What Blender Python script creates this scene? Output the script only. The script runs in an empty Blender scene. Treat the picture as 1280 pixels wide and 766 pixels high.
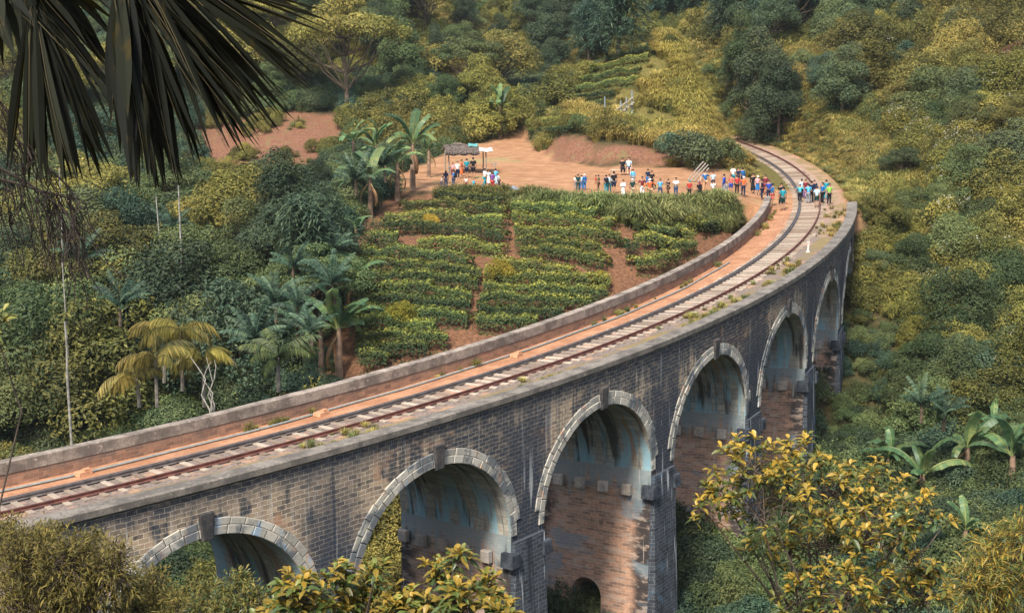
import bpy, math, random
import numpy as np
from mathutils import Vector, Matrix, Euler
rng = np.random.default_rng(7)
random.seed(7)
PI = math.pi
S = bpy.context.scene
COL = S.collection

# ------------------------------------------------------------------ camera numbers
FPX, PITCH, CAMH = 1800.0, 0.20145696, 16.5626
CX, CY, RT = -85.98895, 138.94297, 112.4557      # centre and radius of the curved track
GRADE, CANT = 0.0257, 0.0712
RO, RI = 116.05, 108.92                          # outer and inner face of the viaduct

def bw(s, r, z):
    """viaduct coordinates (arc length, radius, height) to world"""
    a = s / 116.0 - 0.6
    return (CX + r * math.cos(a), CY + r * math.sin(a), z + GRADE * RT * (a + 0.6) + CANT * (r - RT))

def pray(px, py):
    x = px - 640.0; y = 383.0 - py
    return np.array([x, FPX * math.cos(PITCH) + y * math.sin(PITCH), -FPX * math.sin(PITCH) + y * math.cos(PITCH)])

def at(px, py, d):
    v = pray(px, py); v = v * (d / v[1])
    return np.array([v[0], v[1], v[2] + CAMH])

# ------------------------------------------------------------------ object helpers
def tag(o, label=None, cat=None, group=None, kind=None):
    if label: o['label'] = label
    if cat: o['category'] = cat
    if group: o['group'] = group
    if kind: o['kind'] = kind
    return o

def empty(name, loc=(0, 0, 0), rz=0.0, sc=1.0):
    o = bpy.data.objects.new(name, None); COL.objects.link(o)
    o.location = loc; o.rotation_euler = (0, 0, rz); o.scale = (sc, sc, sc)
    o.empty_display_size = 0.2
    return o

def link(name, me, parent=None, mat=None):
    o = bpy.data.objects.new(name, me); COL.objects.link(o)
    if parent is not None: o.parent = parent
    if mat is not None and not me.materials: me.materials.append(mat)
    return o

def copy_tree(o, parent=None):
    c = o.copy(); COL.objects.link(c)
    if parent is not None: c.parent = parent
    for ch in list(o.children): copy_tree(ch, c)
    return c

class MB:
    """collects polygons; one build() = one mesh"""
    def __init__(s):
        s.v = []; s.f = []; s.uv = []; s.t = []; s.n = 0
    def add(s, vs, fs, tint=0.5, uv=None):
        o = s.n
        vs = np.asarray(vs, float).reshape(-1, 3)
        s.v.append(vs); s.n += len(vs)
        for i, f in enumerate(fs):
            s.f.append([o + k for k in f])
            s.t.append(tint if np.isscalar(tint) else tint[i])
            s.uv.extend(uv[i] if uv is not None else [(0, 0)] * len(f))
        return s
    def quads(s, V4, tint):
        """V4: (n,4,3) array"""
        n = len(V4); o = s.n
        s.v.append(V4.reshape(-1, 3)); s.n += 4 * n
        s.f.append(('Q', o, n)); s.t.append(np.asarray(tint, float)); return s
    def box(s, c, size, rot=None, tint=0.5, taper=1.0):
        x, y, z = [k / 2 for k in size]
        v = np.array([(-x, -y, -z), (x, -y, -z), (x, y, -z), (-x, y, -z), (-x * taper, -y * taper, z), (x * taper, -y * taper, z), (x * taper, y * taper, z), (-x * taper, y * taper, z)])
        if rot is not None: v = v @ np.array(rot.to_matrix()).T
        v = v + np.array(c)
        return s.add(v, [(3, 2, 1, 0), (4, 5, 6, 7), (0, 1, 5, 4), (1, 2, 6, 5), (2, 3, 7, 6), (3, 0, 4, 7)], tint)
    def tube(s, pts, rad, n=6, tint=0.5, cap=True):
        pts = [np.array(p, float) for p in pts]; m = len(pts)
        if np.isscalar(rad): rad = [rad] * m
        vs = []; fs = []
        up = np.array([0.31, 0.17, 0.93])
        for i, p in enumerate(pts):
            d = pts[min(i + 1, m - 1)] - pts[max(i - 1, 0)]; d = d / (np.linalg.norm(d) + 1e-9)
            a = np.cross(d, up)
            if np.linalg.norm(a) < 0.1: a = np.cross(d, np.array([1.0, 0, 0]))
            a /= np.linalg.norm(a); b = np.cross(d, a)
            for k in range(n):
                t = 2 * PI * k / n
                vs.append(p + rad[i] * (a * math.cos(t) + b * math.sin(t)))
        for i in range(m - 1):
            for k in range(n):
                k2 = (k + 1) % n
                fs.append((i * n + k, i * n + k2, (i + 1) * n + k2, (i + 1) * n + k))
        if cap:
            fs.append(tuple(range(n))[::-1]); fs.append(tuple((m - 1) * n + k for k in range(n)))
        return s.add(vs, fs, tint)
    def mesh(s, name, mat, smooth=False, uvs=True):
        me = bpy.data.meshes.new(name)
        if s.n == 0: return me
        V = np.concatenate(s.v)
        starts = []; loops = []; tots = []; tint = []
        ti = iter(s.t); pos = 0
        for f in s.f:
            tv = next(ti)
            if isinstance(f, tuple) and len(f) == 3 and f[0] == 'Q':
                _, o, n = f
                loops.append(np.arange(o, o + 4 * n)); tots.append(np.full(n, 4)); tint.append(np.broadcast_to(tv, (n,)))
            else:
                loops.append(np.array(f)); tots.append(np.array([len(f)])); tint.append(np.array([tv]))
        loops = np.concatenate(loops).astype(np.int32); tots = np.concatenate(tots).astype(np.int32); tint = np.concatenate(tint).astype(np.float32)
        starts = np.concatenate([[0], np.cumsum(tots)[:-1]]).astype(np.int32)
        me.vertices.add(len(V)); me.vertices.foreach_set('co', V.astype(np.float32).ravel())
        me.loops.add(len(loops)); me.loops.foreach_set('vertex_index', loops)
        me.polygons.add(len(tots)); me.polygons.foreach_set('loop_start', starts); me.polygons.foreach_set('loop_total', tots)
        me.polygons.foreach_set('use_smooth', np.full(len(tots), bool(smooth)))
        if (tint > 1.5).any(): me.polygons.foreach_set('material_index', (tint > 1.5).astype(np.int32))
        at_ = me.attributes.new('tint', 'FLOAT', 'FACE'); at_.data.foreach_set('value', tint)
        if uvs and s.uv and len(s.uv) == len(loops):
            u = me.uv_layers.new(name='UVMap'); u.data.foreach_set('uv', np.array(s.uv, np.float32).ravel())
        me.update(calc_edges=True)
        if mat is not None: me.materials.append(mat)
        return me
    def build(s, name, mat, parent=None, smooth=False):
        return link(name, s.mesh(name, mat, smooth), parent)

# ------------------------------------------------------------------ material helpers
class NT:
    def __init__(s, name):
        s.m = bpy.data.materials.new(name); s.m.use_nodes = True
        s.t = s.m.node_tree; s.t.nodes.clear()
        s.out = s.t.nodes.new('ShaderNodeOutputMaterial')
    def set(s, sock, v):
        if isinstance(v, bpy.types.NodeSocket): s.t.links.new(v, sock)
        elif isinstance(v, (tuple, list)) and len(v) == 3 and sock.type == 'RGBA': sock.default_value = (*v, 1)
        else: sock.default_value = v
    def n(s, typ, ins=None, **props):
        nd = s.t.nodes.new('ShaderNode' + typ)
        for k, v in props.items(): setattr(nd, k, v)
        for k, v in (ins or {}).items(): s.set(nd.inputs[k], v)
        return nd
    def math(s, op, a, b=0.0, c=0.0, clamp=False):
        return s.n('Math', {0: a, 1: b, 2: c}, operation=op, use_clamp=clamp).outputs[0]
    def mix(s, f, a, b, mode='MIX'):
        nd = s.n('Mix', None, data_type='RGBA', blend_type=mode)
        s.set(nd.inputs[0], f); s.set(nd.inputs[6], a); s.set(nd.inputs[7], b)
        return nd.outputs[2]
    def noise(s, vec, scale=1.0, detail=3.0, rough=0.55, dist=0.0):
        return s.n('TexNoise', {'Vector': vec, 'Scale': scale, 'Detail': detail, 'Roughness': rough, 'Distortion': dist}).outputs[0]
    def ss(s, v, lo, hi, to0=0.0, to1=1.0):
        return s.n('MapRange', {0: v, 1: lo, 2: hi, 3: to0, 4: to1}, interpolation_type='SMOOTHSTEP').outputs[0]
    def mapv(s, vec, scale=(1, 1, 1), loc=(0, 0, 0)):
        return s.n('Mapping', {'Vector': vec, 'Scale': scale, 'Location': loc}).outputs[0]
    def uv(s): return s.n('TexCoord').outputs['UV']
    def obj(s): return s.n('TexCoord').outputs['Object']
    def pos(s): return s.n('NewGeometry').outputs['Position']
    def attr(s, name): return s.n('Attribute', attribute_name=name).outputs['Fac']
    def attrc(s, name): return s.n('Attribute', attribute_name=name).outputs['Color']
    def rnd(s): return s.n('ObjectInfo').outputs['Random']
    def bump(s, h, strength=0.5, dist=0.05):
        return s.n('Bump', {'Height': h, 'Strength': strength, 'Distance': dist}).outputs[0]
    def surf(s, col, rough=0.85, spec=0.3, normal=None, metal=0.0):
        p = s.n('BsdfPrincipled', {'Base Color': col, 'Roughness': rough, 'Specular IOR Level': spec, 'Metallic': metal})
        if normal is not None: s.set(p.inputs['Normal'], normal)
        s.t.links.new(p.outputs[0], s.out.inputs[0]); return s.m

def flat(name, col, rough=0.8, var=0.15, spec=0.3, scale=6.0):
    N = NT(name)
    f = N.noise(N.obj(), scale, 3)
    c = N.mix(N.ss(f, 0.3, 0.7), tuple(k * (1 - var) for k in col), tuple(min(1, k * (1 + var)) for k in col))
    return N.surf(c, rough, spec)

def leaf(name, c0, c1, c2, trans=0.25, rough=0.6, hue=0.12, spec=0.25):
    """leaf colour c0 (old leaves) -> c1 -> c2 (young leaves) by the per-leaf tint"""
    N = NT(name)
    t = N.attr('tint')
    r = N.rnd()
    tt = N.math('ADD', t, N.math('MULTIPLY', N.math('SUBTRACT', r, 0.5), 0.5), clamp=True)
    cr = N.n('ValToRGB', {0: tt}).outputs[0]
    ramp = cr.node.color_ramp
    ramp.elements[0].position = 0.0; ramp.elements[0].color = (*c0, 1)
    ramp.elements[1].position = 1.0; ramp.elements[1].color = (*c2, 1)
    e = ramp.elements.new(0.5); e.color = (*c1, 1)
    big = N.noise(N.pos(), 0.07, 2)
    hs = N.n('HueSaturation', {'Hue': N.ss(big, 0.3, 0.7, 0.5 - hue * 0.12, 0.5 + hue * 0.16), 'Saturation': 0.95,
             'Value': N.math('ADD', 0.68, N.math('MULTIPLY', N.math('FRACT', N.math('MULTIPLY', r, 7.13)), 0.66)), 'Color': cr}).outputs[0]
    d = N.n('BsdfPrincipled', {'Base Color': hs, 'Roughness': rough, 'Specular IOR Level': spec})
    tr = N.n('BsdfTranslucent', {'Color': hs})
    mx = N.n('MixShader', {0: trans, 1: d.outputs[0], 2: tr.outputs[0]})
    N.t.links.new(mx.outputs[0], N.out.inputs[0]); return N.m

def stone(name, kind):
    N = NT(name)
    uv = N.uv(); uv0 = uv
    wob = N.noise(N.mapv(uv, (0.9, 0.9, 1)), 1.6, 4)
    wv = N.n('VectorMath', {0: uv, 1: N.n('VectorMath', {0: N.n('CombineXYZ', {0: wob, 1: N.noise(N.mapv(uv, (1.3, 1.3, 1), (9, 4, 0)), 1.0, 2), 2: 0.0}).outputs[0], 1: (0.10, 0.13, 0)}, operation='MULTIPLY').outputs[0]}, operation='ADD').outputs[0]
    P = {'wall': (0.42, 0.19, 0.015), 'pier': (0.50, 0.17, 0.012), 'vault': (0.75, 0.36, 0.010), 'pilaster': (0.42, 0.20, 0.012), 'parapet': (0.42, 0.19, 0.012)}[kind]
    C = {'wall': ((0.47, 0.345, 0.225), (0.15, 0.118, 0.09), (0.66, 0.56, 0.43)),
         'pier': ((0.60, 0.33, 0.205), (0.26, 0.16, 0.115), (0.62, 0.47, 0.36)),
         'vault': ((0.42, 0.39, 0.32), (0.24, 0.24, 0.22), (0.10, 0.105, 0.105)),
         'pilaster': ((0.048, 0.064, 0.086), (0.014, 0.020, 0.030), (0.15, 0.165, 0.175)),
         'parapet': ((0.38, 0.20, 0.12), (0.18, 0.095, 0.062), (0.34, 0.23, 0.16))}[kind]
    b = N.n('TexBrick', {'Vector': wv, 'Scale': 1.0, 'Color1': C[0], 'Color2': C[1], 'Mortar': C[2], 'Mortar Size': P[2], 'Mortar Smooth': 0.3, 'Bias': -0.1, 'Brick Width': P[0], 'Row Height': P[1]}, offset=0.5)
    col = b.outputs[0]; fac = b.outputs[1]
    if kind == 'pier': uv = N.n('VectorMath', {0: uv, 1: N.n('CombineXYZ', {0: 0.0, 1: N.math('MULTIPLY', N.rnd(), 97.0), 2: 0.0}).outputs[0]}, operation='ADD').outputs[0]
    fine = N.noise(uv, 7.0, 4)
    col = N.mix(N.ss(fine, 0.25, 0.75, 0.0, 0.35), col, (0.10, 0.09, 0.085))
    streak = N.noise(N.mapv(uv, (1.7, 0.13, 1), (3, 1, 0)), 1.0, 4, 0.6)
    streak2 = N.noise(N.mapv(uv, (3.4, 0.2, 1), (13, 7, 0)), 1.0, 4, 0.6)
    patch = N.noise(N.mapv(uv, (0.16, 0.30, 1), (5, 2, 0)), 1.0, 5, 0.62, 0.6)
    patch2 = N.noise(N.mapv(uv, (0.33, 0.5, 1), (25, 12, 0)), 1.0, 4, 0.6, 0.4)
    keepm = N.math('SUBTRACT', 1.0, N.math('MULTIPLY', fac, 0.28))
    if kind == 'wall':
        red = N.ss(patch2, 0.56, 0.66)
        col = N.mix(N.math('MULTIPLY', red, 0.6), col, (0.40, 0.21, 0.12))
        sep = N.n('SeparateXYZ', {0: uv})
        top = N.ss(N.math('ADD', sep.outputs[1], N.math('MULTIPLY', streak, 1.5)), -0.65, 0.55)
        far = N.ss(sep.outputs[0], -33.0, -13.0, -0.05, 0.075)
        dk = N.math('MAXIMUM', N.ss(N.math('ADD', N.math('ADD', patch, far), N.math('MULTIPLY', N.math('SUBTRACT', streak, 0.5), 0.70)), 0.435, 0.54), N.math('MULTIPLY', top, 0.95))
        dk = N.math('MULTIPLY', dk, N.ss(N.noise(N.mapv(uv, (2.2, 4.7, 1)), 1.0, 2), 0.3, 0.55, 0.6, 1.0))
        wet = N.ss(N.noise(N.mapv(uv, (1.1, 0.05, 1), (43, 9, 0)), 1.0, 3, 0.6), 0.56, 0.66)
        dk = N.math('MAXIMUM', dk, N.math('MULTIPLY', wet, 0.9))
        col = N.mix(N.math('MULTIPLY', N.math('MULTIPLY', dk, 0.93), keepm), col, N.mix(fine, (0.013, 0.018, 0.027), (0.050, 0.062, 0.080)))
        pd = N.math('ABSOLUTE', N.math('MULTIPLY', N.math('SUBTRACT', N.math('FRACT', N.math('ADD', N.math('DIVIDE', N.math('ADD', sep.outputs[0], 48.1), 11.113), 50.5)), 0.5), 11.113))
        pm = N.math('MULTIPLY', N.ss(N.math('ADD', pd, N.math('MULTIPLY', N.math('SUBTRACT', patch2, 0.5), 4.0)), 0.7, 2.2, 1.0, 0.0), N.ss(N.math('ADD', sep.outputs[1], N.math('MULTIPLY', streak, 3.0)), -2.2, 1.2, 1.0, 0.35))
        col = N.mix(N.math('MULTIPLY', N.math('MULTIPLY', pm, 0.9), keepm), col, N.mix(fine, (0.012, 0.017, 0.027), (0.05, 0.065, 0.09)))
        low = N.ss(N.math('ADD', sep.outputs[1], N.math('MULTIPLY', streak, 2.0)), -4.4, -1.6, 1.0, 0.0)
        white = N.math('MULTIPLY', N.ss(streak2, 0.575, 0.66), N.math('ADD', 0.25, N.math('MULTIPLY', low, 0.75)))
        col = N.mix(N.math('MULTIPLY', white, 0.75), col, (0.55, 0.57, 0.56))
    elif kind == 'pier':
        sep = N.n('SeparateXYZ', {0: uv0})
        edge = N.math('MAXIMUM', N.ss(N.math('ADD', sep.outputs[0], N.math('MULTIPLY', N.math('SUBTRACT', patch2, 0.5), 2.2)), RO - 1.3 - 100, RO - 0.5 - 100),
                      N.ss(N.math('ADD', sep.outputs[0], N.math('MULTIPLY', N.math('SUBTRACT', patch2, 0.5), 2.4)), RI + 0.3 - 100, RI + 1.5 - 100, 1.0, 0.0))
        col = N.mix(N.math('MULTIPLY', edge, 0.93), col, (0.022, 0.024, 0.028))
        grey = N.ss(patch2, 0.54, 0.62)
        col = N.mix(N.ss(N.noise(N.mapv(uv, (0.9, 2.6, 1), (41, 2, 0)), 1.0, 4, 0.65), 0.50, 0.62, 0, 0.6), col, (0.50, 0.38, 0.30))
        col = N.mix(N.math('MULTIPLY', N.math('MULTIPLY', grey, 0.7), keepm), col, (0.22, 0.27, 0.30))
        dk = N.ss(N.math('ADD', patch, N.math('MULTIPLY', N.math('SUBTRACT', streak, 0.5), 0.3)), 0.56, 0.64)
        col = N.mix(N.math('MULTIPLY', dk, 0.7), col, (0.045, 0.045, 0.05))
        tp = N.ss(N.math('ADD', sep.outputs[1], N.math('MULTIPLY', N.math('SUBTRACT', streak2, 0.5), 5.0)), -8.0, -6.7)
        col = N.mix(N.math('MULTIPLY', tp, 0.85), col, N.mix(fine, (0.16, 0.23, 0.26), (0.33, 0.36, 0.34)))
        wh = N.ss(streak2, 0.63, 0.70)
        col = N.mix(N.math('MULTIPLY', wh, 0.6), col, (0.58, 0.50, 0.44))
    elif kind == 'vault':
        st = N.noise(N.mapv(uv, (1.3, 0.12, 1), (31, 11, 0)), 1.0, 4, 0.62)
        col = N.mix(N.ss(st, 0.52, 0.60, 0, 0.85), col, (0.035, 0.036, 0.035))
        st2 = N.noise(N.mapv(uv, (1.1, 0.16, 1), (71, 31, 0)), 1.0, 4, 0.62)
        sep = N.n('SeparateXYZ', {0: uv})
        hi = N.ss(N.math('ABSOLUTE', sep.outputs[1]), 3.2, 6.2)
        col = N.mix(N.math('MULTIPLY', N.ss(st2, 0.47, 0.56), N.math('ADD', 0.15, N.math('MULTIPLY', hi, 0.7))), col, (0.24, 0.41, 0.48))
        st3 = N.noise(N.mapv(uv, (1.5, 0.13, 1), (111, 51, 0)), 1.0, 4, 0.62)
        col = N.mix(N.ss(st3, 0.575, 0.63, 0, 0.7), col, (0.33, 0.19, 0.105))
        col = N.mix(N.ss(N.noise(N.mapv(uv, (2.2, 0.25, 1), (1, 61, 0)), 1.0, 4), 0.64, 0.70, 0, 0.6), col, (0.52, 0.52, 0.50))
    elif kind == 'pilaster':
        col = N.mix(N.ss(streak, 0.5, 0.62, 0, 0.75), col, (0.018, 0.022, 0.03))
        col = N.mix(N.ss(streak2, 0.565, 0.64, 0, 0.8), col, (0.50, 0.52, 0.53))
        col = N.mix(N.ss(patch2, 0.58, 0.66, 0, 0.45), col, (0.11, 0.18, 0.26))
    elif kind == 'parapet':
        sep = N.n('SeparateXYZ', {0: uv})
        dk = N.ss(N.math('ADD', patch2, N.math('MULTIPLY', N.math('SUBTRACT', streak, 0.5), 0.4)), 0.50, 0.66)
        col = N.mix(N.math('MULTIPLY', dk, 0.6), col, (0.13, 0.10, 0.08))
        up = N.ss(N.math('ADD', sep.outputs[1], N.math('MULTIPLY', patch, 0.3)), 0.45, 0.75)
        col = N.mix(N.math('MULTIPLY', up, 0.8), col, (0.17, 0.145, 0.125))
        col = N.mix(N.ss(patch, 0.56, 0.64, 0, 0.45), col, (0.45, 0.22, 0.12))
    h = N.math('ADD', N.math('MULTIPLY', fac, -0.8), N.math('MULTIPLY', fine, 0.6))
    return N.surf(col, 0.9, 0.25, N.bump(h, 0.7, 0.03))

def concrete(name, base, dark, scale=1.0):
    N = NT(name)
    p = N.pos()
    f = N.noise(p, 1.1 * scale, 5, 0.65)
    c = N.mix(N.ss(f, 0.38, 0.62), dark, base)
    g = N.noise(p, 11.0, 4, 0.7)
    c = N.mix(N.ss(g, 0.45, 0.7, 0, 0.55), c, tuple(k * 0.35 for k in base))
    c = N.mix(N.ss(N.noise(p, 5.0, 3), 0.62, 0.7, 0, 0.5), c, tuple(min(1, k * 1.6) for k in base))
    t = N.attr('tint')
    c = N.mix(1.0, c, N.n('CombineColor', {0: N.math('ADD', 0.72, N.math('MULTIPLY', t, 0.56)), 1: N.math('ADD', 0.72, N.math('MULTIPLY', t, 0.56)), 2: N.math('ADD', 0.72, N.math('MULTIPLY', t, 0.56))}).outputs[0], 'MULTIPLY')
    return N.surf(c, 0.92, 0.2, N.bump(g, 0.5, 0.02))

def voussoir_mat():
    N = NT('arch_stone')
    t = N.attr('tint'); p = N.pos()
    c = N.mix(t, (0.27, 0.255, 0.22), (0.50, 0.465, 0.39))
    c = N.mix(N.ss(N.noise(p, 0.8, 4, 0.6), 0.47, 0.58, 0, 0.85), c, (0.09, 0.105, 0.12))
    c = N.mix(N.ss(N.noise(N.mapv(p, (1, 1, .5), (7, 7, 7)), 1.3, 4, 0.6), 0.57, 0.66, 0, 0.7), c, (0.42, 0.24, 0.15))
    c = N.mix(N.ss(N.noise(N.mapv(p, (1, 1, .4), (17, 3, 7)), 1.6, 4, 0.6), 0.60, 0.68, 0, 0.6), c, (0.25, 0.40, 0.55))
    g = N.noise(p, 9.0, 4, 0.7)
    c = N.mix(N.ss(g, 0.5, 0.75, 0, 0.5), c, (0.12, 0.12, 0.12))
    return N.surf(c, 0.9, 0.25, N.bump(g, 0.5, 0.03))
# ------------------------------------------------------------------ terrain
CP = [(0,0,14.3),(-10,0,14.5),(10,0,13.8),(0,-20,19),(-30,-10,18),(30,-10,16),(0,12,8.0),(-10,14,7.2),(10,14,7.0),(-20,20,5),(20,20,5),(0,25,0.5),(-15,30,-3),
 (15,35,-5),(0,45,-11),(-25,42,-8),(-42,35,-3),(-62,30,3),(26,42,-4),(40,40,0),(60,30,6),
 (3,70,-16.5),(-10,58,-15),(15,62,-15),(25,75,-12.5),(37,70,-9),(15,86,-13.5),(20,97,-11.5),(24,106,-5.5),(30,112,-3.5),(38,112,-3),(32,95,-9),(47,92,-5),(62,100,0),
 (40,128,3),(50,140,8),(62,150,13),(78,130,10),(45,165,13.5),(70,185,26),(33,143,4.2),(36,165,10),(38,185,15),(26,195,12),(50,205,24),
 (20,140,3.0),(17,150,6.5),(15,158,11.5),(18,163,13.6),(10,158,9.0),(4,153,5.0),(0,158,3.2),(12,146,5.0),(15,185,5),(5,185,3.5),
 (0,215,7.5),(-4,185,4.2),(-12,205,8.5),(0,260,25),(-40,260,27),(40,260,38),(0,320,48),(60,330,66),(-60,330,52),
 (-24,150,-2.4),(-28,175,3.2),(-35,180,3.6),(-38,152,-3.0),(-32,195,8.5),(-30,220,16),(-50,150,-3.5),(-75,150,2),(-75,200,14),(-110,130,12),(-70,100,-3),(-100,80,6),(-60,65,-5),
 (-30,80,-14),(-20,86,-12.5),(-30,97,-11),(-35,112,-8.5),(-30,132,-4.5),(-18,140,-1),(-17,125,-0.6),(-22,108,-5.5),
 (-11,92,-6.0),(-11,106,-0.8),(-4,112,0.1),(-2,118,1.5),(3,96,-4.6),(8,94,-4.4),(9,103,-1.6),(12,110,0.4),(-15,97,-5.5),(-14,118,1.2),
 (0,430,90),(-200,300,60),(200,300,90),(150,150,34),(120,60,16),(100,10,18),(-130,0,24),(60,-20,14),(0,-80,36),(-200,100,40),(230,60,60),(0,620,150),(-350,350,110),(350,350,150)]
CP = np.array(CP, float)
def _U(r2): return np.where(r2 > 1e-9, r2 * np.log(np.maximum(r2, 1e-9)), 0.0)
def _fit():
    n = len(CP); X = CP[:, :2] / 50.0
    K = _U(((X[:, None] - X[None]) ** 2).sum(-1)) + np.eye(n) * 0.004
    Pm = np.c_[np.ones(n), X]
    A = np.zeros((n + 3, n + 3)); A[:n, :n] = K; A[:n, n:] = Pm; A[n:, :n] = Pm.T
    return np.linalg.solve(A, np.r_[CP[:, 2], 0, 0, 0]), X
_W, _X = _fit()
def _vn(x, y, sc, seed):
    """smooth value noise"""
    x = np.asarray(x) / sc + 1000.0; y = np.asarray(y) / sc + 1000.0
    i = np.floor(x).astype(int); j = np.floor(y).astype(int); u = x - i; v = y - j
    u = u * u * (3 - 2 * u); v = v * v * (3 - 2 * v)
    def h(a, b):
        k = (a * 374761393 + b * 668265263 + seed * 974711) & 0x7fffffff
        k = ((k ^ (k >> 13)) * 1274126177) & 0x7fffffff
        return (k & 0xffff) / 65535.0
    return (h(i, j) * (1 - u) + h(i + 1, j) * u) * (1 - v) + (h(i, j + 1) * (1 - u) + h(i + 1, j + 1) * u) * v
def sstep(v, a, b):
    t = np.clip((v - a) / (b - a), 0, 1); return t * t * (3 - 2 * t)
def inpoly(x, y, poly):
    x = np.asarray(x, float); y = np.asarray(y, float); r = np.zeros(x.shape, bool); n = len(poly)
    for k in range(n):
        x1, y1 = poly[k]; x2, y2 = poly[(k + 1) % n]
        c = ((y1 > y) != (y2 > y)) & (x < (x2 - x1) * (y - y1) / (y2 - y1 + 1e-12) + x1)
        r ^= c
    return r
def dpoly(x, y, poly):
    """signed distance, positive inside"""
    x = np.asarray(x, float); y = np.asarray(y, float); d = np.full(x.shape, 1e9); n = len(poly)
    for k in range(n):
        x1, y1 = poly[k]; x2, y2 = poly[(k + 1) % n]
        t = np.clip(((x - x1) * (x2 - x1) + (y - y1) * (y2 - y1)) / ((x2 - x1) ** 2 + (y2 - y1) ** 2 + 1e-9), 0, 1)
        d = np.minimum(d, np.hypot(x - x1 - t * (x2 - x1), y - y1 - t * (y2 - y1)))
    return np.where(inpoly(x, y, poly), d, -d)
CLEAR = [(-9,122),(-6,119.5),(0,119),(6,119),(13,115.5),(17,116),(19.5,113),(23,113),(24,118),(23,132),(20.0,137),(16,137.5),(9,138),(4.5,144),(2.5,152),(1.5,166),(-2,164),(-6,157),(-9,140),(-11,130)]
def track_ra(x, y):
    dx = np.asarray(x) - CX; dy = np.asarray(y) - CY
    return np.hypot(dx, dy), np.arctan2(dy, dx)
def gz(x, y):
    x = np.asarray(x, float); y = np.asarray(y, float)
    shp = x.shape; q = np.stack([x.ravel(), y.ravel()], 1) / 50.0
    z = np.empty(len(q))
    for k in range(0, len(q), 20000):
        b = q[k:k + 20000]
        z[k:k + 20000] = _U(((b[:, None] - _X[None]) ** 2).sum(-1)) @ _W[:-3] + _W[-3] + b @ _W[-2:]
    z = z.reshape(shp)
    amp = sstep(np.hypot(x, y - 30), 60, 110)
    z = z + amp * ((_vn(x, y, 9, 1) - .5) * 1.2 + (_vn(x, y, 3.5, 2) - .5) * 0.5)
    # the levelled dirt clearing
    d = dpoly(x, y, CLEAR)
    zc = 1.75 + 0.012 * (y - 118) + (_vn(x, y, 4, 5) - .5) * 0.16
    w = sstep(d, -2.2, 0.0)
    z = z * (1 - w) + zc * w
    # terrace steps under the tea
    # railway formation beyond the viaduct
    r, a = track_ra(x, y)
    zt = GRADE * RT * (a + 0.6) + CANT * (r - RT) * 0.6 - 0.03
    w = (1 - sstep(np.abs(r - RT), 3.6, 6.5)) * sstep(a, -0.235, -0.215) * (1 - sstep(a, 0.30, 0.36))
    z = z * (1 - w) + zt * w
    # keep the ground below the deck where the viaduct crosses
    near = (1 - sstep(np.abs(r - RT), 5, 9)) * (a < -0.215) * (a > -1.12)
    z = np.where(near > 0, np.minimum(z, zt - 2.6 * near - 3.0 * sstep(-a, 0.215, 0.30) * near + (1 - near) * 30), z)
    return z
def axis(lo, hi, f0, f1, fine, coarse):
    c = [lo]
    while c[-1] < hi:
        v = c[-1]; st = fine if f0 <= v <= f1 else min(coarse, fine + 0.06 * (f0 - v if v < f0 else v - f1))
        c.append(v + max(st, fine))
    return np.array(c)
GX = axis(-420, 420, -48, 66, 0.8, 22); GY = axis(-110, 640, 50, 205, 0.8, 22)
GXX, GYY = np.meshgrid(GX, GY)
GZZ = gz(GXX, GYY)
def gh(x, y):
    """ground height, bilinear on the built grid"""
    x = np.asarray(x, float); y = np.asarray(y, float)
    i = np.clip(np.searchsorted(GX, x) - 1, 0, len(GX) - 2); j = np.clip(np.searchsorted(GY, y) - 1, 0, len(GY) - 2)
    u = np.clip((x - GX[i]) / (GX[i + 1] - GX[i]), 0, 1); v = np.clip((y - GY[j]) / (GY[j + 1] - GY[j]), 0, 1)
    return (GZZ[j, i] * (1 - u) + GZZ[j, i + 1] * u) * (1 - v) + (GZZ[j + 1, i] * (1 - u) + GZZ[j + 1, i + 1] * u) * v
def hit(px, py, dmin=45.0, lift=0.0):
    """where the sight line through a photo pixel meets the ground"""
    v = pray(px, py); v = v / v[1]
    t = np.arange(dmin, 330, 0.25)
    g = CAMH + v[2] * t - gh(v[0] * t, t) - lift
    k = np.argmax(g < 0)
    if not (g < 0).any(): k = len(t) - 1
    d = t[k]
    return np.array([v[0] * d, d, float(gh(v[0] * d, d))])
def vpoly(pts): return [tuple(hit(*p)[:2]) for p in pts]

# soil zones (what the ground is made of, written per vertex)
REDSLOPE = vpoly([(250,152),(330,143),(440,141),(432,175),(418,195),(385,232),(330,226),(270,210),(245,190)])
BANK = [(2.5,144),(9,138.2),(16,137.8),(20,137.3),(20.5,139),(16,141.5),(9,142),(4,150),(2,152)]
TEA = [(-10,121),(-6,120.5),(0,120),(6,119.8),(13,116.3),(18,114),(20,107),(15,97),(3,86),(-6,80),(-9,84),(-11.5,92),(-12,104),(-11.5,112)]
PATCH = vpoly([(1228,72),(1256,56),(1282,44),(1310,40),(1310,62),(1282,66),(1266,76),(1284,96),(1300,116),(1282,124),(1262,104),(1246,84)])
KNOLL = [(2,150),(5,152),(12,144),(20,140.5),(22.5,142),(22,150),(20,166),(12,166),(6,160)]
def zone(poly, soft, seed):
    d = dpoly(GXX, GYY, poly) + (_vn(GXX, GYY, 2.6, seed) - .5) * soft * 2
    return sstep(d, -soft * .5, soft * .5)
r_, a_ = track_ra(GXX, GYY)
z_dirt = np.maximum(zone(CLEAR, 0.8, 11), (1 - sstep(np.abs(r_ - RT), 3.4, 4.6)) * (a_ > -0.23) * (a_ < -0.12))
z_red = np.maximum.reduce([zone(REDSLOPE, 2.5, 12), zone(BANK, 1.2, 13), zone(PATCH, 1.5, 14)])
z_tea = zone(TEA, 1.5, 15)
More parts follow.
